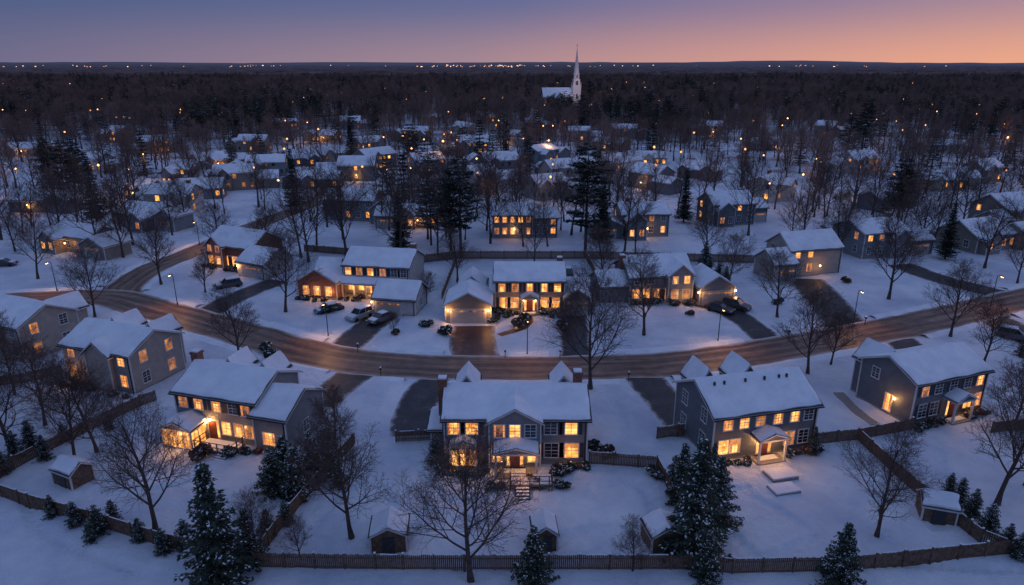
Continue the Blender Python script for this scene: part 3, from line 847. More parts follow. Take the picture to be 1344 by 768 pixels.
def std_house(name, px, py, yaw, W, sid, seed, lod=1, eave=5.2, lit=0.6, gar=1, light=50):
    h = House(name, G(px, py), yaw, sid, seed, lod, lit)
    r = h.r
    Dp = r.uniform(7.2, 9.5)
    m_ = h.wing(-W / 2, W / 2, 0, Dp, eave, r.uniform(1.7, 2.8), 'x')
    st = 2 if eave > 4.6 else 1
    gxp = r.choice((-1, 1)) * W * 0.25
    if r.random() < 0.7:
        pj = r.uniform(0.8, 3.5)
        g_ = h.wing(gxp - 2.2, gxp + 2.2, -pj, 4, eave - r.uniform(0.1, 1.6 if st == 2 else 0.3), r.uniform(1.5, 2.2), 'y'); h.auto(g_, 'F', 2, 1 if g_[4] < 4.6 else 2)
    n = int(W / 2.3)
    sk = tuple((k, i) for k in range(2) for i in range(n) if abs(W * ((i + 0.5) / n - 0.5) - gxp) < 2.2)
    h.auto(m_, 'F', n, st, skip=sk); h.auto(m_, 'L', 2, st, plit=0.15); h.auto(m_, 'R', 2, st, plit=0.15)
    if gar:
        q = r.choice((-1, 1)); gw = r.uniform(4.5, 7.5); y0_ = r.uniform(-3, 2)
        a = (W / 2 + 0.04, W / 2 + gw) if q > 0 else (-W / 2 - gw, -W / 2 - 0.04)
        gx = h.wing(a[0], a[1], y0_, y0_ + 6.2, r.uniform(2.7, 3.8), r.uniform(1.4, 2.2), r.choice('xy'))
        if h.lod: h.garage(gx, 'F', 0, 3.8)
    if r.random() < 0.4:
        h.wing(-W / 2 + 1, -W / 2 + 5.5, Dp - 1, Dp + 4.5, eave * 0.75, 1.5, 'y')
    if r.random() < 0.6: h.chimney(W / 2 * r.choice((-0.6, 0.7)), 4.8, eave + 3.0)
    if light: h.lantern(0.3, -0.95, 2.2, light)
    h.finish(); return h
std_house('beige_colonial_house', 1068, 362, 15, 11, 'sid_beige', 21, lit=0.35)
std_house('gray_colonial_house', 1160, 338, 15, 11, 'sid_gray', 22, lit=0.15, light=0)
std_house('tan_ranch_house', 1305, 330, 22, 12, 'sid_tan', 23, eave=3.4, lit=0.1, light=0)
std_house('tan_colonial_house', 1335, 300, 22, 11, 'sid_tan', 24, lit=0.1, light=0)
h = House('gray_colonial_house', G(690, 313), 0, 'sid_gray', 25, 1, 0.8)
m_ = h.wing(-7.5, 1.5, 0, 8.4, 5.3, 2.0, 'x'); w2 = h.wing(1.54, 7.2, 0.6, 7.6, 4.6, 1.7, 'x')
h.auto(m_, 'F', 5, 2, plit=0.8); h.auto(w2, 'F', 3, 1, plit=0.4); h.auto(w2, 'F', 3, 1, z0=3.9, plit=0.2); h.lantern(-2.6, -0.12, 2.2, 60); h.chimney(-5, 5, 8.2); h.finish()
std_house('gray_colonial_house', 846, 311, 4, 11, 'sid_gray', 26, lit=0.35)
std_house('slate_colonial_house', 962, 296, 12, 11, 'sid_dark', 27, lit=0.1, light=0)
std_house('tan_ranch_house', 92, 331, -22, 12, 'sid_tan', 28, eave=3.4, lit=0.8, light=60)
std_house('gray_ranch_house', 180, 300, -20, 12, 'sid_gray', 29, eave=3.4, lit=0.3, light=0)
std_house('gray_colonial_house', 458, 290, -8, 13, 'sid_gray', 30, lit=0.1, light=0)
std_house('tan_ranch_house', 548, 300, -4, 10, 'sid_tan', 31, eave=3.4, lit=0.9, light=60)
mids = [(40, 279, 's'), (222, 282, 'c'), (262, 262, 's'), (238, 243, 'c'), (285, 222, 's'), (350, 232, 'c'), (400, 218, 's'), (330, 200, 'c'),
        (468, 238, 'c'), (502, 222, 'c'), (565, 228, 'c'), (545, 185, 'c'), (640, 252, 'c'), (620, 203, 'c'), (725, 262, 'c'), (720, 214, 'c'),
        (842, 248, 'c'), (858, 218, 's'), (702, 172, 'b'), (790, 196, 's'), (1022, 264, 'c'), (908, 234, 's'), (240, 172, 'c'), (120, 225, 'c'), (425, 186, 's'), 
        (1185, 272, 's'), (1135, 228, 'c'), (1300, 240, 'c'), (1012, 196, 's'), (600, 174, 's'), (380, 168, 's'), (150, 186, 'c'), (30, 205, 's'), (1225, 200, 's'), (560, 160, 's'), (1080, 178, 'c'),
        (180, 262, 's'), (310, 250, 'c'), (440, 212, 's'), (485, 196, 's'), (665, 192, 'c'), (760, 186, 'c'), (745, 232, 's'), (660, 222, 's'),
        (205, 202, 'c'), (460, 170, 'c'), (640, 162, 'c'), (820, 182, 'c'), (935, 178, 'c'), (420, 248, 's'), (815, 225, 's'), (1240, 250, 's')]
for i, (x, y, k) in enumerate(mids):
    nm = {'s': 'ranch_house', 'c': 'colonial_house', 'b': 'brick_house'}[k]
    std_house(nm, x, y, RND.uniform(-50, 50), RND.uniform(9, 14), 'brick' if k == 'b' else RND.choice(['sid_gray', 'sid_white', 'sid_beige', 'sid_dark', 'sid_tan']), 100 + i, lod=0,
              eave=3.2 if k == 's' else RND.uniform(4.9, 5.5), lit=RND.choice([0.1, 0.3, 0.5, 0.8]), light=(150 if i % 4 == 0 else 0))

# ------------------------------------------------------------------ church
h = House('white_church', G(738, 142), 8, 'sid_gray', 60, 0)
nv_ = h.wing(-17, 9, 0, 14, 10, 7, 'x', ov=0.6, st=0.35); h.wing(-8, 1, -6, 7, 8.5, 5.2, 'y', ov=0.5, st=0.3)
for x in np.arange(-11, 9, 3.6): h.win(nv_, 'F', x, 5.4, 1.4, 4.6, 'dim')
T_ = MB()
tx, ty = 13.0, 4.0
T_.box(tx - 3.6, tx + 3.6, ty - 3.6, ty + 3.6, 0, 18); T_.box(tx - 3.9, tx + 3.9, ty - 3.9, ty + 3.9, 18, 18.6)
T_.box(tx - 2.8, tx + 2.8, ty - 2.8, ty + 2.8, 18.6, 24); T_.box(tx - 3.1, tx + 3.1, ty - 3.1, ty + 3.1, 24, 24.5)
for q in (-1, 1):
    for q2 in (-1, 1):
        T_.raw([(tx + q * 3.4 - 0.4, ty + q2 * 3.4 - 0.4, 18.6), (tx + q * 3.4 + 0.4, ty + q2 * 3.4 - 0.4, 18.6), (tx + q * 3.4 + 0.4, ty + q2 * 3.4 + 0.4, 18.6), (tx + q * 3.4 - 0.4, ty + q2 * 3.4 + 0.4, 18.6), (tx + q * 3.4, ty + q2 * 3.4, 23)],
               [(0, 1, 4), (1, 2, 4), (2, 3, 4), (3, 0, 4)])
def ring(r, z): return [Vector((tx + r * math.cos(math.pi / 8 + k * math.pi / 4), ty + r * math.sin(math.pi / 8 + k * math.pi / 4), z)) for k in range(8)]
lv = [(2.6, 24.5), (2.6, 29), (3.0, 29.1), (3.0, 29.6), (2.3, 29.7), (0.12, 51.0)]
for (r0, z0), (r1, z1) in zip(lv, lv[1:]):
    a, b_ = ring(r0, z0), ring(r1, z1)
    for k in range(8): T_.face([a[k], a[(k + 1) % 8], b_[(k + 1) % 8], b_[k]])
T_.box(tx - 0.12, tx + 0.12, ty - 0.12, ty + 0.12, 50.5, 54); T_.box(tx - 0.9, tx + 0.9, ty - 0.1, ty + 0.1, 52.4, 52.7)
V_ = MB()
for k, (n_x, n_y) in enumerate(((0, -1), (1, 0), (0, 1), (-1, 0))):
    n = Vector((n_x, n_y, 0)); t = Vector((-n_y, n_x, 0))
    V_.obox(Vector((tx, ty, 21.3)) + n * 2.8, t, n, 2.2, 3.6, -0.02, 0.08); V_.obox(Vector((tx, ty, 26.8)) + n * 2.4, t, n, 1.1, 3.0, -0.05, 0.08)
    V_.obox(Vector((tx, ty, 10)) + n * 3.6, t, n, 1.4, 4, -0.02, 0.08)
M['spire_white'] = mat('spire_white_paint', (0.72, 0.64, 0.66), 0.5, 0.05, 1)
e = h.finish()
link('steeple', T_.mesh('steeple', [M['spire_white']]), parent=e); link('louvers', V_.mesh('louvers', [M['shutter']]), parent=e)
CH = G(738, 142)
FOOT.append((CH, 24)); point('church_fill_light', (tx - 6, ty - 20, 3), 900, e, (1.0, 0.72, 0.62), 0.5); point('church_fill_light', (tx, ty - 20, 24), 3000, e, (1.0, 0.80, 0.78), 0.5)  # unseen lamps without fixtures, added to brighten church and spire

# ------------------------------------------------------------------ trees
def rdir(r): 
    return Vector((r.gauss(0, 1), r.gauss(0, 1), r.gauss(0, 1))).normalized()
def gen_decid(seed, H, cnt, spread=0.42, fat=1.0, trunk_r=0.16, t0_=0.22, minr=0.007):
    r = random.Random(seed); mb = MB(); maxl = len(cnt)
    segs = [7, 5, 3, 2, 1]; sides = [7, 5, 4, 3, 3]; curv = [0.08, 0.15, 0.2, 0.25, 0.3]
    def grow(p, d, Ln, rad, lev):
        n = segs[lev]; pts = [p]; ds = [d]; 
        for i in range(n):
            d = (d + rdir(r) * curv[lev] + Vector((0, 0, 0.10 if lev in (1, 2) else 0.02))).normalized()
            p = p + d * (Ln / n); pts.append(p); ds.append(d)
        tip = 0.25 if lev < 2 else 0.45
        rr = [rad * (1 - (1 - tip) * i / n) for i in range(n + 1)]
        if lev == 0: rr[0] *= 1.5
        mb.cur = 0 if lev < 2 else 1
        mb.tube(pts, rr, sides[lev])
        if lev >= maxl: return
        c = cnt[lev]; az = r.random() * 6.28
        t0 = t0_ if lev == 0 else 0.2
        for k in range(c):
            t = t0 + (0.99 - t0) * (k + r.random() * 0.8) / c
            x = t * n; i = min(n - 1, int(x)); f = x - i
            q = pts[i].lerp(pts[i + 1], f); dd = ds[i + 1]; rq = rr[i] * (1 - f) + rr[i + 1] * f
            az += 2.4 + r.uniform(-0.5, 0.5)
            a = dd.cross(Vector((0.3, 0.9, 0.1))).normalized(); b_ = dd.cross(a)
            side = a * math.cos(az) + b_ * math.sin(az)
            if lev == 0:
                ang = math.radians(62 - 36 * t + r.uniform(-10, 10)); l2 = H * spread * (1.05 - 0.60 * (t - t0) / (1 - t0)) * r.uniform(0.75, 1.2)
                r2 = rq * 0.55
            else:
                ang = math.radians(r.uniform(28, 60)); l2 = Ln * r.uniform(0.38, 0.64) * (1.15 - 0.5 * t); r2 = rq * 0.6
                if dd.z > 0 and side.z < -0.5: side = (side + Vector((0, 0, 0.5))).normalized()
            nd_ = (dd * math.cos(ang) + side * math.sin(ang)).normalized()
            grow(q, nd_, l2, max(r2, minr * fat), lev + 1)
    grow(Vector((0, 0, -0.1)), Vector((r.uniform(-.05, .05), r.uniform(-.05, .05), 1)).normalized(), H * 0.84, trunk_r * fat, 0)
    return mb

near_tree = []
for i in range(6):
    mb = gen_decid(50 + i, 10, [15, 9, 8, 5], spread=[0.46, 0.52, 0.42, 0.54, 0.48, 0.40][i], trunk_r=0.17, minr=0.0095)
    near_tree.append(mb.mesh('bare_tree_mesh', [M['bark'], M['twig']]))
belt_tree = []
for i in range(4):
    mb = gen_decid(80 + i, 10, [14, 9, 7], spread=[0.40, 0.46, 0.36, 0.42][i], trunk_r=0.13, minr=0.014)
    belt_tree.append(mb.mesh('bare_belt_tree_mesh', [M['bark'], M['twig']]))

def gen_conifer(seed, H, R, z0=0.06, step=0.3, nb=8, snow=0.4, size=0.34, dense=4, power=0.85, pine=False):
    r = random.Random(seed); mb = MB()
    mb.cur = 0; mb.tube([Vector((0, 0, -0.1)), Vector((r.uniform(-.1, .1), 0, H * 0.5)), Vector((0, 0, H * 0.98))], [H * 0.016, H * 0.010, 0.02], 6)
    z = H * z0
    while z < H * 0.985:
        f = (z / H - z0) / (1 - z0)
        if pine: Lb = R * (math.sin(math.pi * min(1, 0.25 + 0.75 * f)) ** 0.7 + 0.08)
        else: Lb = R * (1 - f) ** power + 0.10
        a0 = r.random() * 6.28
        for k in range(nb):
            if r.random() < (0.35 if pine else 0.10): continue
            an = a0 + k * 2 * math.pi / nb + r.uniform(-.3, .3)
            ln = Lb * r.uniform(0.55, 1.2)
            o = Vector((math.cos(an), math.sin(an), 0)); tn = Vector((-o.y, o.x, 0))
            rise = r.uniform(-0.28, 0.05) if not pine else r.uniform(0.0, 0.35)
            p0 = Vector((0, 0, z)); 
            def bp(t): return p0 + o * (ln * t) + Vector((0, 0, ln * (rise * t + (0.12 * t * t if not pine else 0))))
            mb.cur = 0
            if ln > 0.5: mb.tube([p0, bp(1)], [0.02 + 0.012 * ln, 0.008], 3)
            n = max(2, int(ln / (size * 0.62)))
            has_snow = r.random() < 0.8
            for j in range(n):
                t = (j + r.random()) / n
                if pine: t = 0.35 + 0.65 * t
                wd = size * (1.3 - 0.6 * t) * (1.0 + ln * 0.18)
                c = bp(t)
                for q in range(dense):
                    mb.cur = 1
                    cc = c + tn * r.uniform(-wd, wd) * 0.9 + Vector((0, 0, r.uniform(-.12, .05)))
                    u = (o * r.uniform(0.4, 1) + tn * r.uniform(-1, 1) + Vector((0, 0, r.uniform(-.5, .15)))).normalized()
                    v = u.cross(Vector((r.uniform(-.5, .5), r.uniform(-.5, .5), 1))).normalized()
                    s_ = size * r.uniform(0.6, 1.2)
                    mb.face([cc - u * s_ * 0.5, cc + v * s_ * 0.28, cc + u * s_ * 0.7, cc - v * s_ * 0.28])
                    if has_snow and r.random() < snow / 1.6:
                        mb.cur = 2
                        cc = cc + Vector((0, 0, 0.05))
                        mb.face([cc - u * s_ * 0.35, cc + v * s_ * 0.22, cc + u * s_ * 0.45, cc - v * s_ * 0.22])
        z += step * r.uniform(0.75, 1.25)
    return mb
NM = [M['bark'], M['needle'], M['snow']]; NF = [M['bark'], M['needle_far'], M['snow']]
spruce = [gen_conifer(5 + i, 8, 1.9 + 0.3 * i, snow=0.36, size=0.27, dense=6).mesh('spruce_mesh', NM) for i in range(3)]
bushc = [gen_conifer(15 + i, 5, 1.6, z0=0.02, snow=0.36, power=0.6, size=0.24, dense=6).mesh('juniper_mesh', NM) for i in range(2)]
pine = [gen_conifer(25 + i, 18, 3.5, z0=0.28, step=0.75, nb=9, snow=0.04, size=0.6, dense=6, pine=True).mesh('pine_mesh', NF) for i in range(2)]
pine += [gen_conifer(35, 18, 3.3, z0=0.08, step=0.5, nb=9, snow=0.06, size=0.55, dense=6).mesh('fir_mesh', NF)]

def gen_shrub(seed, R, h, mats, snow=0.4, n=900):
    r = random.Random(seed); mb = MB(); mb.cur = 0
    for k in range(6):
        a = r.random() * 6.28; mb.tube([Vector((0, 0, -0.05)), Vector((math.cos(a) * R * .5, math.sin(a) * R * .5, h * .6))], [0.03, 0.01], 3)
    cl = [(Vector((r.uniform(-.5, .5) * R, r.uniform(-.5, .5) * R, r.uniform(.25, .65) * h)), r.uniform(.35, .6)) for _ in range(7)]
    for _ in range(n):
        c, q = r.choice(cl); d = rdir(r); p = c + Vector((d.x * R * q, d.y * R * q, abs(d.z) * h * q * 0.9 - 0.1)) * r.uniform(.6, 1.05)
        u = rdir(r); v = u.cross(rdir(r)).normalized(); s_ = r.uniform(.07, .16)
        mb.cur = 2 if (d.z > 0.25 and r.random() < snow) else 1
        if mb.cur == 2: u.z *= 0.3; v.z *= 0.3; s_ *= 1.1
        p.z = max(p.z, 0.03)
        mb.face([p - u * s_, p + v * s_ * .7, p + u * s_, p - v * s_ * .7])
    return mb.mesh('shrub_mesh', mats)
shrubs = [gen_shrub(1, 0.75, 1.1, [M['bark'], M['leafy'], M['snow']]), gen_shrub(2, 0.9, 1.0, [M['bark'], M['leafy'], M['snow']], .55), gen_shrub(3, 0.7, 1.0, [M['bark'], M['rust'], M['snow']], .2)]

trees = [(205, 702, 13, 0), (618, 764, 12.5, 3), (462, 708, 12.5, 2), (775, 512, 15, 3), (1060, 492, 11, 1), (1150, 706, 10, 0), (1308, 664, 13.5, 1),
         (845, 441, 12.5, 4), (315, 476, 10.5, 0), (125, 418, 11.5, 3), (375, 411, 13.5, 1), (212, 375, 13, 4), (1020, 418, 11.5, 2), (1166, 394, 15.5, 0), (1247, 443, 11, 3),
         (50, 366, 13, 1), (162, 338, 13, 2), (455, 336, 18, 3), (830, 752, 4.6, 0), (100, 612, 11, 4), (18, 600, 12, 2), (128, 596, 10, 1), (1345, 640, 10, 2),
         (1292, 352, 13, 4), (1262, 300, 15, 0), (1335, 372, 10, 1), (518, 438, 3.4, 1), (20, 520, 10, 0), (290, 330, 11, 2), (745, 440, 7, 2), (340, 735, 6, 3),
         (395, 735, 4, 4), (560, 400, 6, 2), (1090, 480, 8, 4), (955, 380, 10, 1), (80, 300, 14, 3), (245, 300, 13, 0), (1210, 330, 14, 3), (440, 600, 8, 5),
         (60, 560, 10, 3), (-10, 560, 12, 1), (1330, 560, 9, 5), (600, 372, 11, 5), (790, 378, 12, 5), (925, 345, 13, 0), (1100, 330, 13, 1), (20, 330, 12, 5), (350, 345, 12, 4), (270, 385, 8, 5), (1290, 480, 9, 4)]
def clear(p, extra=0, roads=True):
    for c, rr in FOOT:
        if (p.x - c.x) ** 2 + (p.y - c.y) ** 2 < (rr + extra) ** 2: return False
    if roads and p.y < 300:
        for q in road_main[::3]:
            if (p - q).length < 7: return False
        for q in road_side[::3]:
            if (p - q).length < 6.5: return False
        for q in road_back[::3]:
            if (p - q).length < 6.5: return False
        for ln, wd in DL:
            for q in ln[::2]:
                if (p - q).length < wd / 2 + 1.5: return False
    return True
def put_tree(p, hgt, k, r=RND):
    s_ = hgt / 10.0
    link('bare_deciduous_tree', near_tree[k % 6], p, r.random() * 6.28, (s_ * r.uniform(.92, 1.1), s_ * r.uniform(.92, 1.1), s_))
for x, y, hh, k in trees: put_tree(G(x, y), hh, k)
r = random.Random(77); n = 0
while n < 100:
    p = Vector((r.uniform(-165, 165), r.uniform(124, 190), 0))
    if abs(p.x) > 0.82 * p.y + 15 or not clear(p, -2.5): continue
    if p.y < 134 and abs(p.x) > 45: continue
    s_ = r.uniform(1.15, 1.95)
    link('bare_deciduous_tree', belt_tree[r.randrange(4)], p, r.random() * 6.28, (s_, s_ * r.uniform(.9, 1.1), s_)); n += 1
for x, y, hh, k in [(605, 338, 21, 0), (566, 322, 15, 1), (526, 330, 14, 2), (768, 338, 24, 1), (388, 276, 17, 2), (95, 272, 19, 0), (128, 292, 18, 2), (72, 262, 18, 1), (897, 292, 14, 2), (592, 330, 17, 1),
                 (790, 318, 15, 2), (1176, 296, 17, 0), (462, 216, 18, 2), (1130, 200, 24, 0), (110, 262, 17, 0), (1240, 340, 12, 2), (1110, 214, 20, 0), (850, 165, 22, 0), (875, 168, 20, 1)]:
    link('pine_tree', pine[k], G(x, y), RND.random() * 6, hh / 18)
for x, y, hh, k in [(290, 766, 11, 0), (910, 728, 11, 1), (1100, 772, 6, 2), (1066, 597, 3.4, 0), (936, 615, 3.0, 1), (926, 765, 5, 0), (330, 742, 5.5, 1), (938, 690, 7, 2), (893, 662, 6.5, 0)]:
    link('snowy_spruce_tree', spruce[k], G(x, y), RND.random() * 6, hh / 8)
for x, y, hh, k in [(360, 650, 5, 0), (392, 655, 5.5, 1), (412, 634, 5.5, 0), (432, 618, 5, 1), (376, 632, 5, 1), (700, 766, 5.2, 0), (1258, 662, 2.8, 1), (1275, 680, 3, 0), (1296, 700, 3, 1), (1320, 722, 2.6, 0), (1245, 650, 2.4, 0),
                 (22, 604, 3.4, 0), (60, 606, 3, 1), (42, 590, 3.4, 1), (130, 702, 3, 0), (100, 692, 2.6, 1), (150, 690, 2.6, 1), (70, 680, 2.4, 0), (572, 610, 3.4, 0), (5, 625, 3, 1), (245, 722, 3, 1), (215, 728, 2.6, 0),
                 (918, 362, 4, 0), (930, 366, 4.4, 1), (942, 370, 4, 0), (952, 374, 3.6, 1), (925, 350, 5, 1), (120, 712, 2.2, 0), (270, 735, 2.6, 0), (185, 712, 2.4, 1), (85, 582, 2.6, 0), (145, 565, 2.4, 1),
                 (1335, 735, 2.6, 1), (1210, 664, 2.0, 0), (352, 708, 3.0, 1), (375, 690, 2.6, 0), (885, 640, 3.5, 1), (1340, 470, 3, 0), (445, 640, 3, 0)]:
    link('snowy_juniper_bush', bushc[k], G(x, y), RND.random() * 6, hh / 5)
def shrub_row(hpx, yaw, xs_, y, sc_=1.0):
    c = G(*hpx); a = math.radians(yaw)
    for x in xs_:
        yy = y + RND.uniform(-.25, .25)
        p = c + Vector((x * math.cos(a) - yy * math.sin(a), x * math.sin(a) + yy * math.cos(a), 0.05))
        link('foundation_shrub', shrubs[RND.randrange(3)], p, RND.random() * 6, sc_ * RND.uniform(.7, 1.25))
shrub_row((677, 611), 0, [-7.6, -6.9, -3.2, 4.0, 5.0, 6.0, 6.9], -1.0); shrub_row((677, 611), 0, [-7.2, -6.2, -5.2, -4.2, -3.3, 4.4], -2.0, .8); shrub_row((677, 611), 0, [-1.6, -2.3, 3.9, 4.5], -4.0, .8)
shrub_row((292, 580), -16, [-5.6, 3.9, 5.2, 7.0, 8.4], -1.3); shrub_row((1000, 599), 14, [-5.4, -4.4, -3.4, -2.5, 2.4, 3.4, 4.4, 5.5], -0.9); shrub_row((1240, 550), 20, [-5.2, -4, -2.8, -1.6, 2.6, 3.7, 4.9], -0.9)
shrub_row((695, 411), 0, [-5, -4, -3, -2, 2, 3, 4, 5], -1.0); shrub_row((695, 411), 0, [-5, -3.6, 3.6, 5, 6.2], -2.4, .8); shrub_row((497, 389), -10, [-5.5, -4.4, -3.2, -2, 1.5, -8, -9.5, -11, -12.5], -3.2); shrub_row((497, 389), -10, [-8, -9.5, -11, -12.6], -4.6)
shrub_row((868, 397), 9, [-5, -4, -3, -2, -1], -1.0); shrub_row((868, 397), 9, [1, 2, 3.6, 4.6], -2.2); shrub_row((303, 352), -24, [-5, -4, 1.5, 2.6, 3.8, -2.4], -2.0); shrub_row((136, 511), -20, [-5, -3, -1, 3, 5], -1.2)
for x, y in [(520, 440), (430, 412), (1110, 372), (905, 415), (648, 424), (780, 590), (300, 600), (265, 604), (355, 470), (350, 462), (690, 422), (585, 440), (730, 625), (700, 640), (800, 600), (860, 628), (740, 432), (680, 430), (560, 430), (1020, 400), (240, 560)]:
    link('foundation_shrub', shrubs[RND.randrange(3)], G(x, y), RND.random() * 6, RND.uniform(1.0, 1.7))

# ------------------------------------------------------------------ instanced woodland
col = D.collections.new('woodland_tree_kinds')
for i in range(4):
    o = D.objects.new('woodland_%d_bare' % i, gen_decid(200 + i, 14, [13, 8, 5], [0.36, 0.42, 0.33, 0.4][i], fat=3.6, trunk_r=0.065, t0_=0.3, minr=0.0085).mesh('woodland_bare', [M['bark'], M['forest']])); col.objects.link(o)
for i in range(2):
    o = D.objects.new('woodland_%d_pine' % (4 + i), gen_conifer(300 + i, 16, 3.2, z0=0.2 if i else 0.08, step=1.0, nb=7, snow=0.03, size=1.0, dense=3, pine=bool(i)).mesh('woodland_pine', NF)); col.objects.link(o)
for i in range(3):
    o = D.objects.new('woodland_%d_far' % (6 + i), gen_decid(230 + i, 14, [11, 7, 3], [0.40, 0.46, 0.36][i], fat=6.5, trunk_r=0.04, t0_=0.3, minr=0.0105).mesh('woodland_far', [M['forest'], M['forest']])); col.objects.link(o)
pts, rot, scl, idx = [], [], [], []
rn = np.random.default_rng(5)
foot = np.array([(c.x, c.y, rr) for c, rr in FOOT])
def add_band(y0, y1, dens, pp):
    Wd = 0.86 * y1 + 60
    N = int((y1 - y0) * 2 * Wd * dens)
    X = rn.uniform(-Wd, Wd, N); Y = rn.uniform(y0, y1, N)
    for x, y in zip(X, Y):
        if abs(x) > 0.86 * y + 60: continue
        cl = noise.noise(Vector((x * 0.014, y * 0.010, 2.0)))
        if y < 400 and cl > 0.22 and rn.random() < 0.8: continue
        if y < 450 and ((foot[:, 0] - x) ** 2 + (foot[:, 1] - y) ** 2 < (foot[:, 2]) ** 2).any(): continue
        if y < 700 and ((np.abs(foot[:, 0] - x) < 8) & (foot[:, 1] - y > 0) & (foot[:, 1] - y < 13 + y * 0.045)).any() and rn.random() < 0.85: continue
        if abs(x - CH.x) < 30 and -75 < y - CH.y < 20: continue
        if y < 260 and not clear(Vector((x, y, 0)), -1): continue
        pn = noise.noise(Vector((x * 0.01, y * 0.006, 9.0)))
        isp = rn.random() < (pp + (0.38 if pn > 0.32 else 0))
        pts.append((x, y, 0)); rot.append(rn.uniform(0, 6.28)); scl.append(rn.uniform(0.65, 1.25) * (1 + 0.25 * cl)); idx.append(int(rn.integers(4, 6)) if isp else (int(rn.integers(0, 4)) if y < 600 else int(rn.integers(6, 9))))
add_band(165, 240, 1 / 130, 0.06); add_band(240, 330, 1 / 88, 0.08); add_band(330, 480, 1 / 74, 0.09); add_band(480, 800, 1 / 72, 0.10); add_band(800, 1700, 1 / 125, 0.10)
me = D.meshes.new('woodland'); me.from_pydata(pts, [], [])
for nm, ty_, dat in (('rot', 'FLOAT', rot), ('scl', 'FLOAT', scl), ('idx', 'INT', idx)):
    a = me.attributes.new(nm, ty_, 'POINT'); a.data.foreach_set('value', dat)
wo = link('woodland_trees', me)
ng = D.node_groups.new('woodland_instancing', 'GeometryNodeTree')
ng.interface.new_socket(name='Geometry', in_out='INPUT', socket_type='NodeSocketGeometry')
ng.interface.new_socket(name='Geometry', in_out='OUTPUT', socket_type='NodeSocketGeometry')
gi = ng.nodes.new('NodeGroupInput'); go = ng.nodes.new('NodeGroupOutput')
iop = ng.nodes.new('GeometryNodeInstanceOnPoints'); ci = ng.nodes.new('GeometryNodeCollectionInfo')
ci.inputs['Collection'].default_value = col; ci.inputs['Separate Children'].default_value = True; ci.inputs['Reset Children'].default_value = True
def named(nm, ty):
    n = ng.nodes.new('GeometryNodeInputNamedAttribute'); n.data_type = ty; n.inputs['Name'].default_value = nm
    return next(o for o in n.outputs if o.enabled and o.name == 'Attribute')
ng.links.new(gi.outputs[0], iop.inputs['Points']); ng.links.new(ci.outputs[0], iop.inputs['Instance'])
iop.inputs['Pick Instance'].default_value = True
ng.links.new(named('idx', 'INT'), iop.inputs['Instance Index'])
cx = ng.nodes.new('ShaderNodeCombineXYZ'); ng.links.new(named('rot', 'FLOAT'), cx.inputs['Z']); ng.links.new(cx.outputs[0], iop.inputs['Rotation'])
ng.links.new(named('scl', 'FLOAT'), iop.inputs['Scale']); ng.links.new(iop.outputs[0], go.inputs[0])
md = wo.modifiers.new('instances', 'NODES'); md.node_group = ng

# far canopy + hills
m, nt, b = base_mat('distant_forest_hazed'); L = nt.links
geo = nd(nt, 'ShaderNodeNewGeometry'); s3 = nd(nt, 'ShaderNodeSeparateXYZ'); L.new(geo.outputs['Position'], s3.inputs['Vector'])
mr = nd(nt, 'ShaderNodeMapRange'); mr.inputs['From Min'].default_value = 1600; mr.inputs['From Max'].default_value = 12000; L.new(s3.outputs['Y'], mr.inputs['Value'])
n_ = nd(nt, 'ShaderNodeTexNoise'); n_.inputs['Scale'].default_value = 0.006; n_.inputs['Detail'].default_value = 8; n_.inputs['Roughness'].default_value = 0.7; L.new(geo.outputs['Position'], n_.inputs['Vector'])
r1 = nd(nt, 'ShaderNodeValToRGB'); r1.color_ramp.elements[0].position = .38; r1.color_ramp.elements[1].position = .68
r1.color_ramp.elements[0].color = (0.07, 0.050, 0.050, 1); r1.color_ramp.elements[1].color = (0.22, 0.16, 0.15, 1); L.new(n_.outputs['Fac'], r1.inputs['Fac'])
mx = nd(nt, 'ShaderNodeMix', data_type='RGBA'); L.new(mr.outputs['Result'], mx.inputs['Factor']); L.new(r1.outputs['Color'], mx.inputs['A']); mx.inputs['B'].default_value = (0.22, 0.20, 0.22, 1)  # aerial haze painted into the base colour, paler and greyer with distance
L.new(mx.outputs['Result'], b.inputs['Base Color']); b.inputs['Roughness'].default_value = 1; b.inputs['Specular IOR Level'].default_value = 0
rows = 150; cols = 320; vs = []; fs = []
r = random.Random(3)
for j in range(rows + 1):
    y = 1600 * (16000 / 1600) ** (j / rows)
    for i in range(cols + 1):
        x = (i / cols - 0.5) * 2 * (0.95 * y + 300)
        z = 9 + r.uniform(-4, 4.5) + 6 * noise.noise(Vector((x * 0.002, y * 0.001, 0))) if j > 0 else 2
        vs.append((x, y, z))
for j in range(rows):
    for i in range(cols):
        a = j * (cols + 1) + i; fs.append((a, a + 1, a + cols + 2, a + cols + 1))
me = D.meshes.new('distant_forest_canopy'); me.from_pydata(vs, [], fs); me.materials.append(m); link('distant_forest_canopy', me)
mb = MB()
for k, (yd, hh) in enumerate(((9000, 42), (13000, 70), (18000, 105))):
    pr = None
    for i in range(301):
        x = (i / 300 - 0.5) * 2.6 * yd
        z = hh * (0.60 + 0.6 * noise.noise(Vector((x * 0.00022, k * 7.0, 0))) + 0.10 * noise.noise(Vector((x * 0.002, k, 5))))
        c = [Vector((x, yd - 900, 0)), Vector((x, yd, z)), Vector((x, yd + 900, 0))]
        if pr:
            mb.face([pr[0], c[0], c[1], pr[1]]); mb.face([pr[1], c[1], c[2], pr[2]])
        pr = c
link('distant_hills', mb.mesh('distant_hills', [m]))

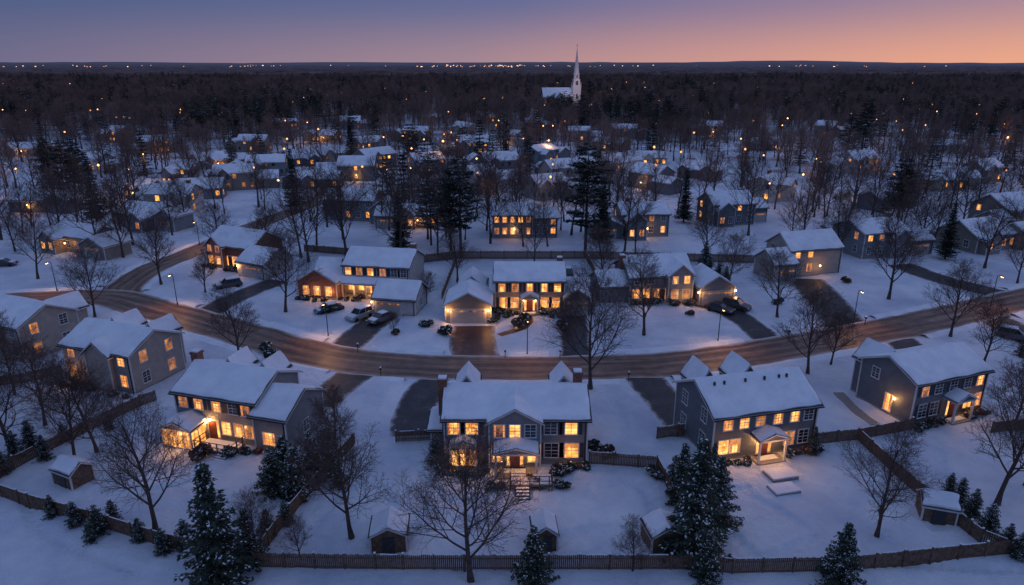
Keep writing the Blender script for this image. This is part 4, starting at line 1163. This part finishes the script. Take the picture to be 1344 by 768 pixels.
mb = MB(); r = random.Random(8)
M['town'] = emis('town_light', (1.0, 0.35, 0.14), (1.0, 0.66, 0.46), 0.7, 3.2, 0.004, False)
for cx_, cy_, sp_, n in [(-2950, 4900, 450, 16), (-1750, 5000, 260, 12), (-120, 5000, 300, 55), (-500, 5000, 160, 10), (2450, 4900, 300, 8), (1950, 4600, 90, 5), (800, 5200, 300, 7), (0, 6000, 3000, 14)]:
    for _ in range(n):
        x = r.gauss(cx_, sp_ * .6); y = r.gauss(cy_, 250); w_ = r.uniform(3, 9); z = r.uniform(12, 24)
        mb.box(x, x + w_, y, y + 4, z, z + r.uniform(1.5, 4.0))
link('distant_town_lights', mb.mesh('distant_town_lights', [M['town']]))
mb = MB(); M['sodium'] = emis('sodium_lamp', (1.0, 0.33, 0.08), (1.0, 0.5, 0.2), 2, 6, 0.02, False)
post = MB(); e = D.objects.new('neighborhood_street_lights', None); sc.collection.objects.link(e)
for k in range(210):
    y = 180 + 950 * r.random() ** 1.5; x = r.uniform(-0.85, 0.85) * y
    s_ = r.uniform(0.16, 0.32) * (1 + y / 420); z = r.uniform(7, 11)
    c = Vector((x, y, z)); ds = [Vector(q) for q in ((1, 0, 0), (0, 1, 0), (-1, 0, 0), (0, -1, 0), (0, 0, 1), (0, 0, -1))]
    mb.raw([c + d * s_ for d in ds], [(0, 1, 4), (1, 2, 4), (2, 3, 4), (3, 0, 4), (1, 0, 5), (2, 1, 5), (3, 2, 5), (0, 3, 5)])
    post.tube([Vector((x, y, 0)), Vector((x, y, z))], [0.09, 0.06], 4)
    if y < 420 and k % 3 == 0: point('street_glow', (x, y - .8, z - 1.2), 420, e, (1.0, 0.45, 0.16), 0.2)
link('lamp_heads', mb.mesh('lamp_heads', [M['sodium']]), parent=e); link('lamp_posts', post.mesh('lamp_posts', [M['metal']]), parent=e)

# ------------------------------------------------------------------ fences
def fence(pts, hgt=1.55, name='wooden_fence'):
    P = [G(*p) for p in pts]; e = D.objects.new(name, None); sc.collection.objects.link(e)
    B = MB(); S = MB(); Po = MB(); r = random.Random(int(pts[0][0]))
    for a, b_ in zip(P, P[1:]):
        d = (b_ - a); Ln = d.length; d.normalize(); n = Vector((-d.y, d.x, 0))
        k = 0.0
        while k < Ln:
            c = a + d * (k + 0.07); hh = hgt + r.uniform(-.07, .04)
            B.obox(Vector((c.x, c.y, hh / 2)), d, n, 0.13, hh, -0.012, 0.012); k += 0.155
        k = 0
        while k < Ln:
            c = a + d * k; Po.obox(Vector((c.x, c.y, (hgt + .15) / 2)), d, n, 0.13, hgt + 0.15, -0.09, 0.04)
            S.obox(Vector((c.x, c.y, hgt + .2)), d, n, 0.17, 0.09, -0.1, 0.05)
            L2 = min(2.4, Ln - k)
            if r.random() < 0.75:
                cc = a + d * (k + L2 / 2); S.obox(Vector((cc.x, cc.y, hgt + 0.05)), d, n, L2 * r.uniform(.5, .95), 0.04, -0.035, 0.03)
            k += 2.4
        mid = (a + b_) / 2
        for z in (0.35, hgt - 0.3): Po.obox(Vector((mid.x, mid.y, z)), d, n, Ln, 0.09, -0.05, -0.013)
    link('boards', B.mesh('boards', [M['wood']]), parent=e); link('posts_and_rails', Po.mesh('posts', [M['wood']]), parent=e); link('snow_cap', S.mesh('snow_cap', [M['snow']]), parent=e)
fence([(-60, 632), (40, 668), (120, 690), (215, 720), (335, 747), (530, 750), (720, 750), (905, 750), (960, 755), (1110, 752), (1344, 728), (1420, 718)])
fence([(335, 745), (362, 706), (400, 660), (466, 585)]); fence([(773, 611), (862, 617), (905, 700), (925, 752)])
fence([(862, 578), (905, 572)]); fence([(1070, 585), (1125, 580), (1190, 640), (1285, 716), (1320, 730)]); fence([(-30, 650), (20, 618), (110, 572), (185, 535), (205, 528)])
fence([(1125, 580), (1195, 566)]); fence([(545, 346), (600, 340), (770, 340), (1010, 346)], 1.7); fence([(600, 342), (580, 395)], 1.6); fence([(770, 342), (800, 400)], 1.6); fence([(-60, 515), (30, 505), (82, 492)], 1.5)
fence([(400, 330), (545, 342), (560, 395)], 1.5); fence([(520, 580), (583, 577)], 1.2); fence([(1300, 570), (1400, 560)], 1.5)

# ------------------------------------------------------------------ sheds
def shed(px, py, yaw, W=2.7, Dp=2.2, hh=1.75):
    h = House('garden_shed', G(px, py), yaw, 'wood', int(px), 1); FOOT.pop()
    g = h.wing(-W / 2, W / 2, 0, Dp, hh, 0.75, 'x' if yaw < 0 or yaw > 60 else 'y', ov=0.18, st=0.2)
    h.b('shutters').obox(Vector((0, 0, 0.95)), Vector((1, 0, 0)), Vector((0, -1, 0)), 1.0, 1.5, 0, 0.05)
    h.p.pop('foundation', None); h.p.pop('gutters', None); h.finish()
shed(84, 642, -25); shed(511, 728, 5, 2.9, 2.6); shed(716, 727, 4, 1.9, 2.4); shed(876, 728, 10, 2.8, 2.4); shed(1230, 690, -18, 2.6, 2.2)

# ------------------------------------------------------------------ cars
def car(px, py, yaw, colr, suv=False, snow=True, name='parked_car'):
    e = D.objects.new(name, None); sc.collection.objects.link(e); e.location = G(px, py); e.location.z = 0.01; e.rotation_euler = (0, 0, math.radians(yaw))
    pm = mat('car_paint', colr, 0.3, 0.05, 2, spec=0.6)
    zr = 1.72 if suv else 1.45; bl = 1.0 if suv else 0.92
    prof = [(-2.25, .32), (-2.3, .7), (-2.22, bl - .02), (-1.9, bl + .04), (0.95, bl + .04), (1.9, bl - .12), (2.25, bl - .28), (2.3, .5), (2.22, .3)]
    mb = MB(); n = len(prof)
    secs = []
    for y_ in (-.93, .93):
        secs.append([(x, y_ * (0.94 if z > .8 else 1), z) for x, z in prof])
    mb.raw(secs[0] + secs[1], [tuple(range(n)), tuple(range(2 * n - 1, n - 1, -1))] + [(i, n + i, n + (i + 1) % n, (i + 1) % n) for i in range(n)])
    b_ = link('body', mb.mesh('body', [pm]), parent=e); bv = b_.modifiers.new('bevel', 'BEVEL'); bv.width = 0.06; bv.segments = 2
    gl_ = MB(); x0, x1 = (-2.1, 1.0) if suv else (-1.75, 1.0); t0, t1 = (-1.9, 0.3) if suv else (-1.1, 0.25)
    bot = [(x0, -.82, bl), (x1, -.82, bl), (x1, .82, bl), (x0, .82, bl)]; top = [(t0, -.66, zr - .06), (t1, -.66, zr - .06), (t1, .66, zr - .06), (t0, .66, zr - .06)]
    gl_.raw(bot + top, [(0, 1, 5, 4), (1, 2, 6, 5), (2, 3, 7, 6), (3, 0, 4, 7), (4, 5, 6, 7)]); link('windows', gl_.mesh('windows', [M['dark']]), parent=e)
    rf = MB(); rf.box(t0 - .04, t1 + .04, -.69, .69, zr - .065, zr)
    for q in (-1, 1):
        for xb, xt in ((x0, t0), (x1, t1), ((x0 + x1) / 2, (t0 + t1) / 2)):
            rf.tube([Vector((xb, q * .83, bl)), Vector((xt, q * .67, zr - .04))], [.05, .045], 4)
    link('roof_and_pillars', rf.mesh('roof', [pm]), parent=e)
    wh = MB()
    for x in (-1.4, 1.4):
        for q in (-1, 1):
            wh.tube([Vector((x, q * .72, .34)), Vector((x, q * .96, .34))], [.34, .34], 14); wh.tube([Vector((x, q * .955, .34)), Vector((x, q * .965, .34))], [.34, .01], 14)
    link('wheels', wh.mesh('wheels', [M['tyre']]), parent=e)
    lt = MB()
    for q in (-1, 1): lt.box(2.2, 2.315, q * .68 - .18, q * .68 + .18, .58, .72)
    link('headlights', lt.mesh('headlights', [M['trim']]), parent=e)
    tl = MB()
    for q in (-1, 1): tl.box(-2.32, -2.2, q * .7 - .14, q * .7 + .14, .68, .86)
    link('tail_lights', tl.mesh('tail_lights', [M['door']]), parent=e)
    if snow:
        s_ = MB(); s_.raw([(t0, -.62, zr), (t1, -.62, zr), (t1, .62, zr), (t0, .62, zr), (t0 + .12, -.5, zr + .12), (t1 - .12, -.5, zr + .12), (t1 - .12, .5, zr + .12), (t0 + .12, .5, zr + .12)], [(0, 1, 5, 4), (1, 2, 6, 5), (2, 3, 7, 6), (3, 0, 4, 7), (4, 5, 6, 7)])
        s_.raw([(1.15, -.7, bl + .03), (2.0, -.7, bl - .13), (2.0, .7, bl - .13), (1.15, .7, bl + .03), (1.2, -.6, bl + .1), (1.9, -.6, bl - .03), (1.9, .6, bl - .03), (1.2, .6, bl + .1)], [(0, 1, 5, 4), (1, 2, 6, 5), (2, 3, 7, 6), (3, 0, 4, 7), (4, 5, 6, 7)])
        link('snow', s_.mesh('snow', [M['snow']]), parent=e)
car(472, 418, 235, (0.35, 0.36, 0.38), True); car(500, 422, 232, (0.08, 0.09, 0.11), False); car(944, 409, -40, (0.03, 0.035, 0.05), False, False); car(966, 405, -40, (0.06, 0.06, 0.07), True, False)
car(300, 378, 215, (0.08, 0.08, 0.09), True); car(6, 349, 10, (0.05, 0.05, 0.06)); car(1330, 445, -35, (0.10, 0.10, 0.11), True); car(432, 410, 215, (0.04, 0.04, 0.05))
car(745, 360, 90, (0.06, 0.06, 0.07))

# ------------------------------------------------------------------ street lamps, mailboxes
def lamp(px, py, hgt=5.0, lit=0):
    e = D.objects.new('street_lamp', None); sc.collection.objects.link(e); e.location = G(px, py)
    P_ = MB(); P_.tube([Vector((0, 0, 0)), Vector((0, 0, .5)), Vector((0, 0, hgt))], [.12, .07, .05], 8); P_.tube([Vector((0, 0, hgt)), Vector((0.35, 0, hgt + .25)), Vector((0.9, 0, hgt + .25))], [.045, .04, .035], 6)
    link('post', P_.mesh('post', [M['metal']]), parent=e)
    H_ = MB(); H_.raw([(0.75, -.14, hgt + .2), (1.35, -.1, hgt + .2), (1.35, .1, hgt + .2), (.75, .14, hgt + .2), (.8, -.08, hgt + .34), (1.25, -.05, hgt + .3), (1.25, .05, hgt + .3), (.8, .08, hgt + .34)], [(0, 1, 5, 4), (1, 2, 6, 5), (2, 3, 7, 6), (3, 0, 4, 7), (4, 5, 6, 7), (3, 2, 1, 0)])
    link('head', H_.mesh('head', [M['metal']]), parent=e)
    if lit:
        B_ = MB(); B_.box(.82, 1.28, -.08, .08, hgt + .12, hgt + .195); link('lamp_glass', B_.mesh('glass', [M['lantern']]), parent=e)
        l = D.lights.new('street_light', 'SPOT'); l.energy = lit; l.color = (1.0, 0.46, 0.17); l.spot_size = math.radians(150); l.spot_blend = 0.9; l.shadow_soft_size = 0.15
        o = D.objects.new('street_light', l); sc.collection.objects.link(o); o.location = (1.05, 0, hgt - .02); o.rotation_euler = (0, math.radians(-28), 0); o.parent = e
    e.rotation_euler = (0, 0, -math.pi / 2)
for x, y, l in ((431, 442, 620), (942, 450, 520), (692, 466, 300), (233, 400, 620), (1300, 402, 500), (1120, 424, 450), (75, 382, 500), (262, 322, 450)): lamp(x, y, 5.2, l)
def mailbox(px, py):
    e = D.objects.new('mailbox', None); sc.collection.objects.link(e); e.location = G(px, py)
    P_ = MB(); P_.box(-.05, .05, -.05, .05, 0, 1.0); link('post', P_.mesh('post', [M['wood']]), parent=e)
    B_ = MB(); B_.tube([Vector((0, -.25, 1.12)), Vector((0, .25, 1.12))], [.13, .13], 8); B_.box(-.13, .13, -.25, .25, 1.0, 1.12); link('box', B_.mesh('box', [M['metal']]), parent=e)
    S_ = MB(); S_.box(-.1, .1, -.22, .22, 1.24, 1.3); link('snow', S_.mesh('snow', [M['snow']]), parent=e)
for x, y in ((663, 470), (735, 470), (470, 462), (1035, 444), (610, 502), (825, 500), (500, 494), (1135, 426)): mailbox(x, y)
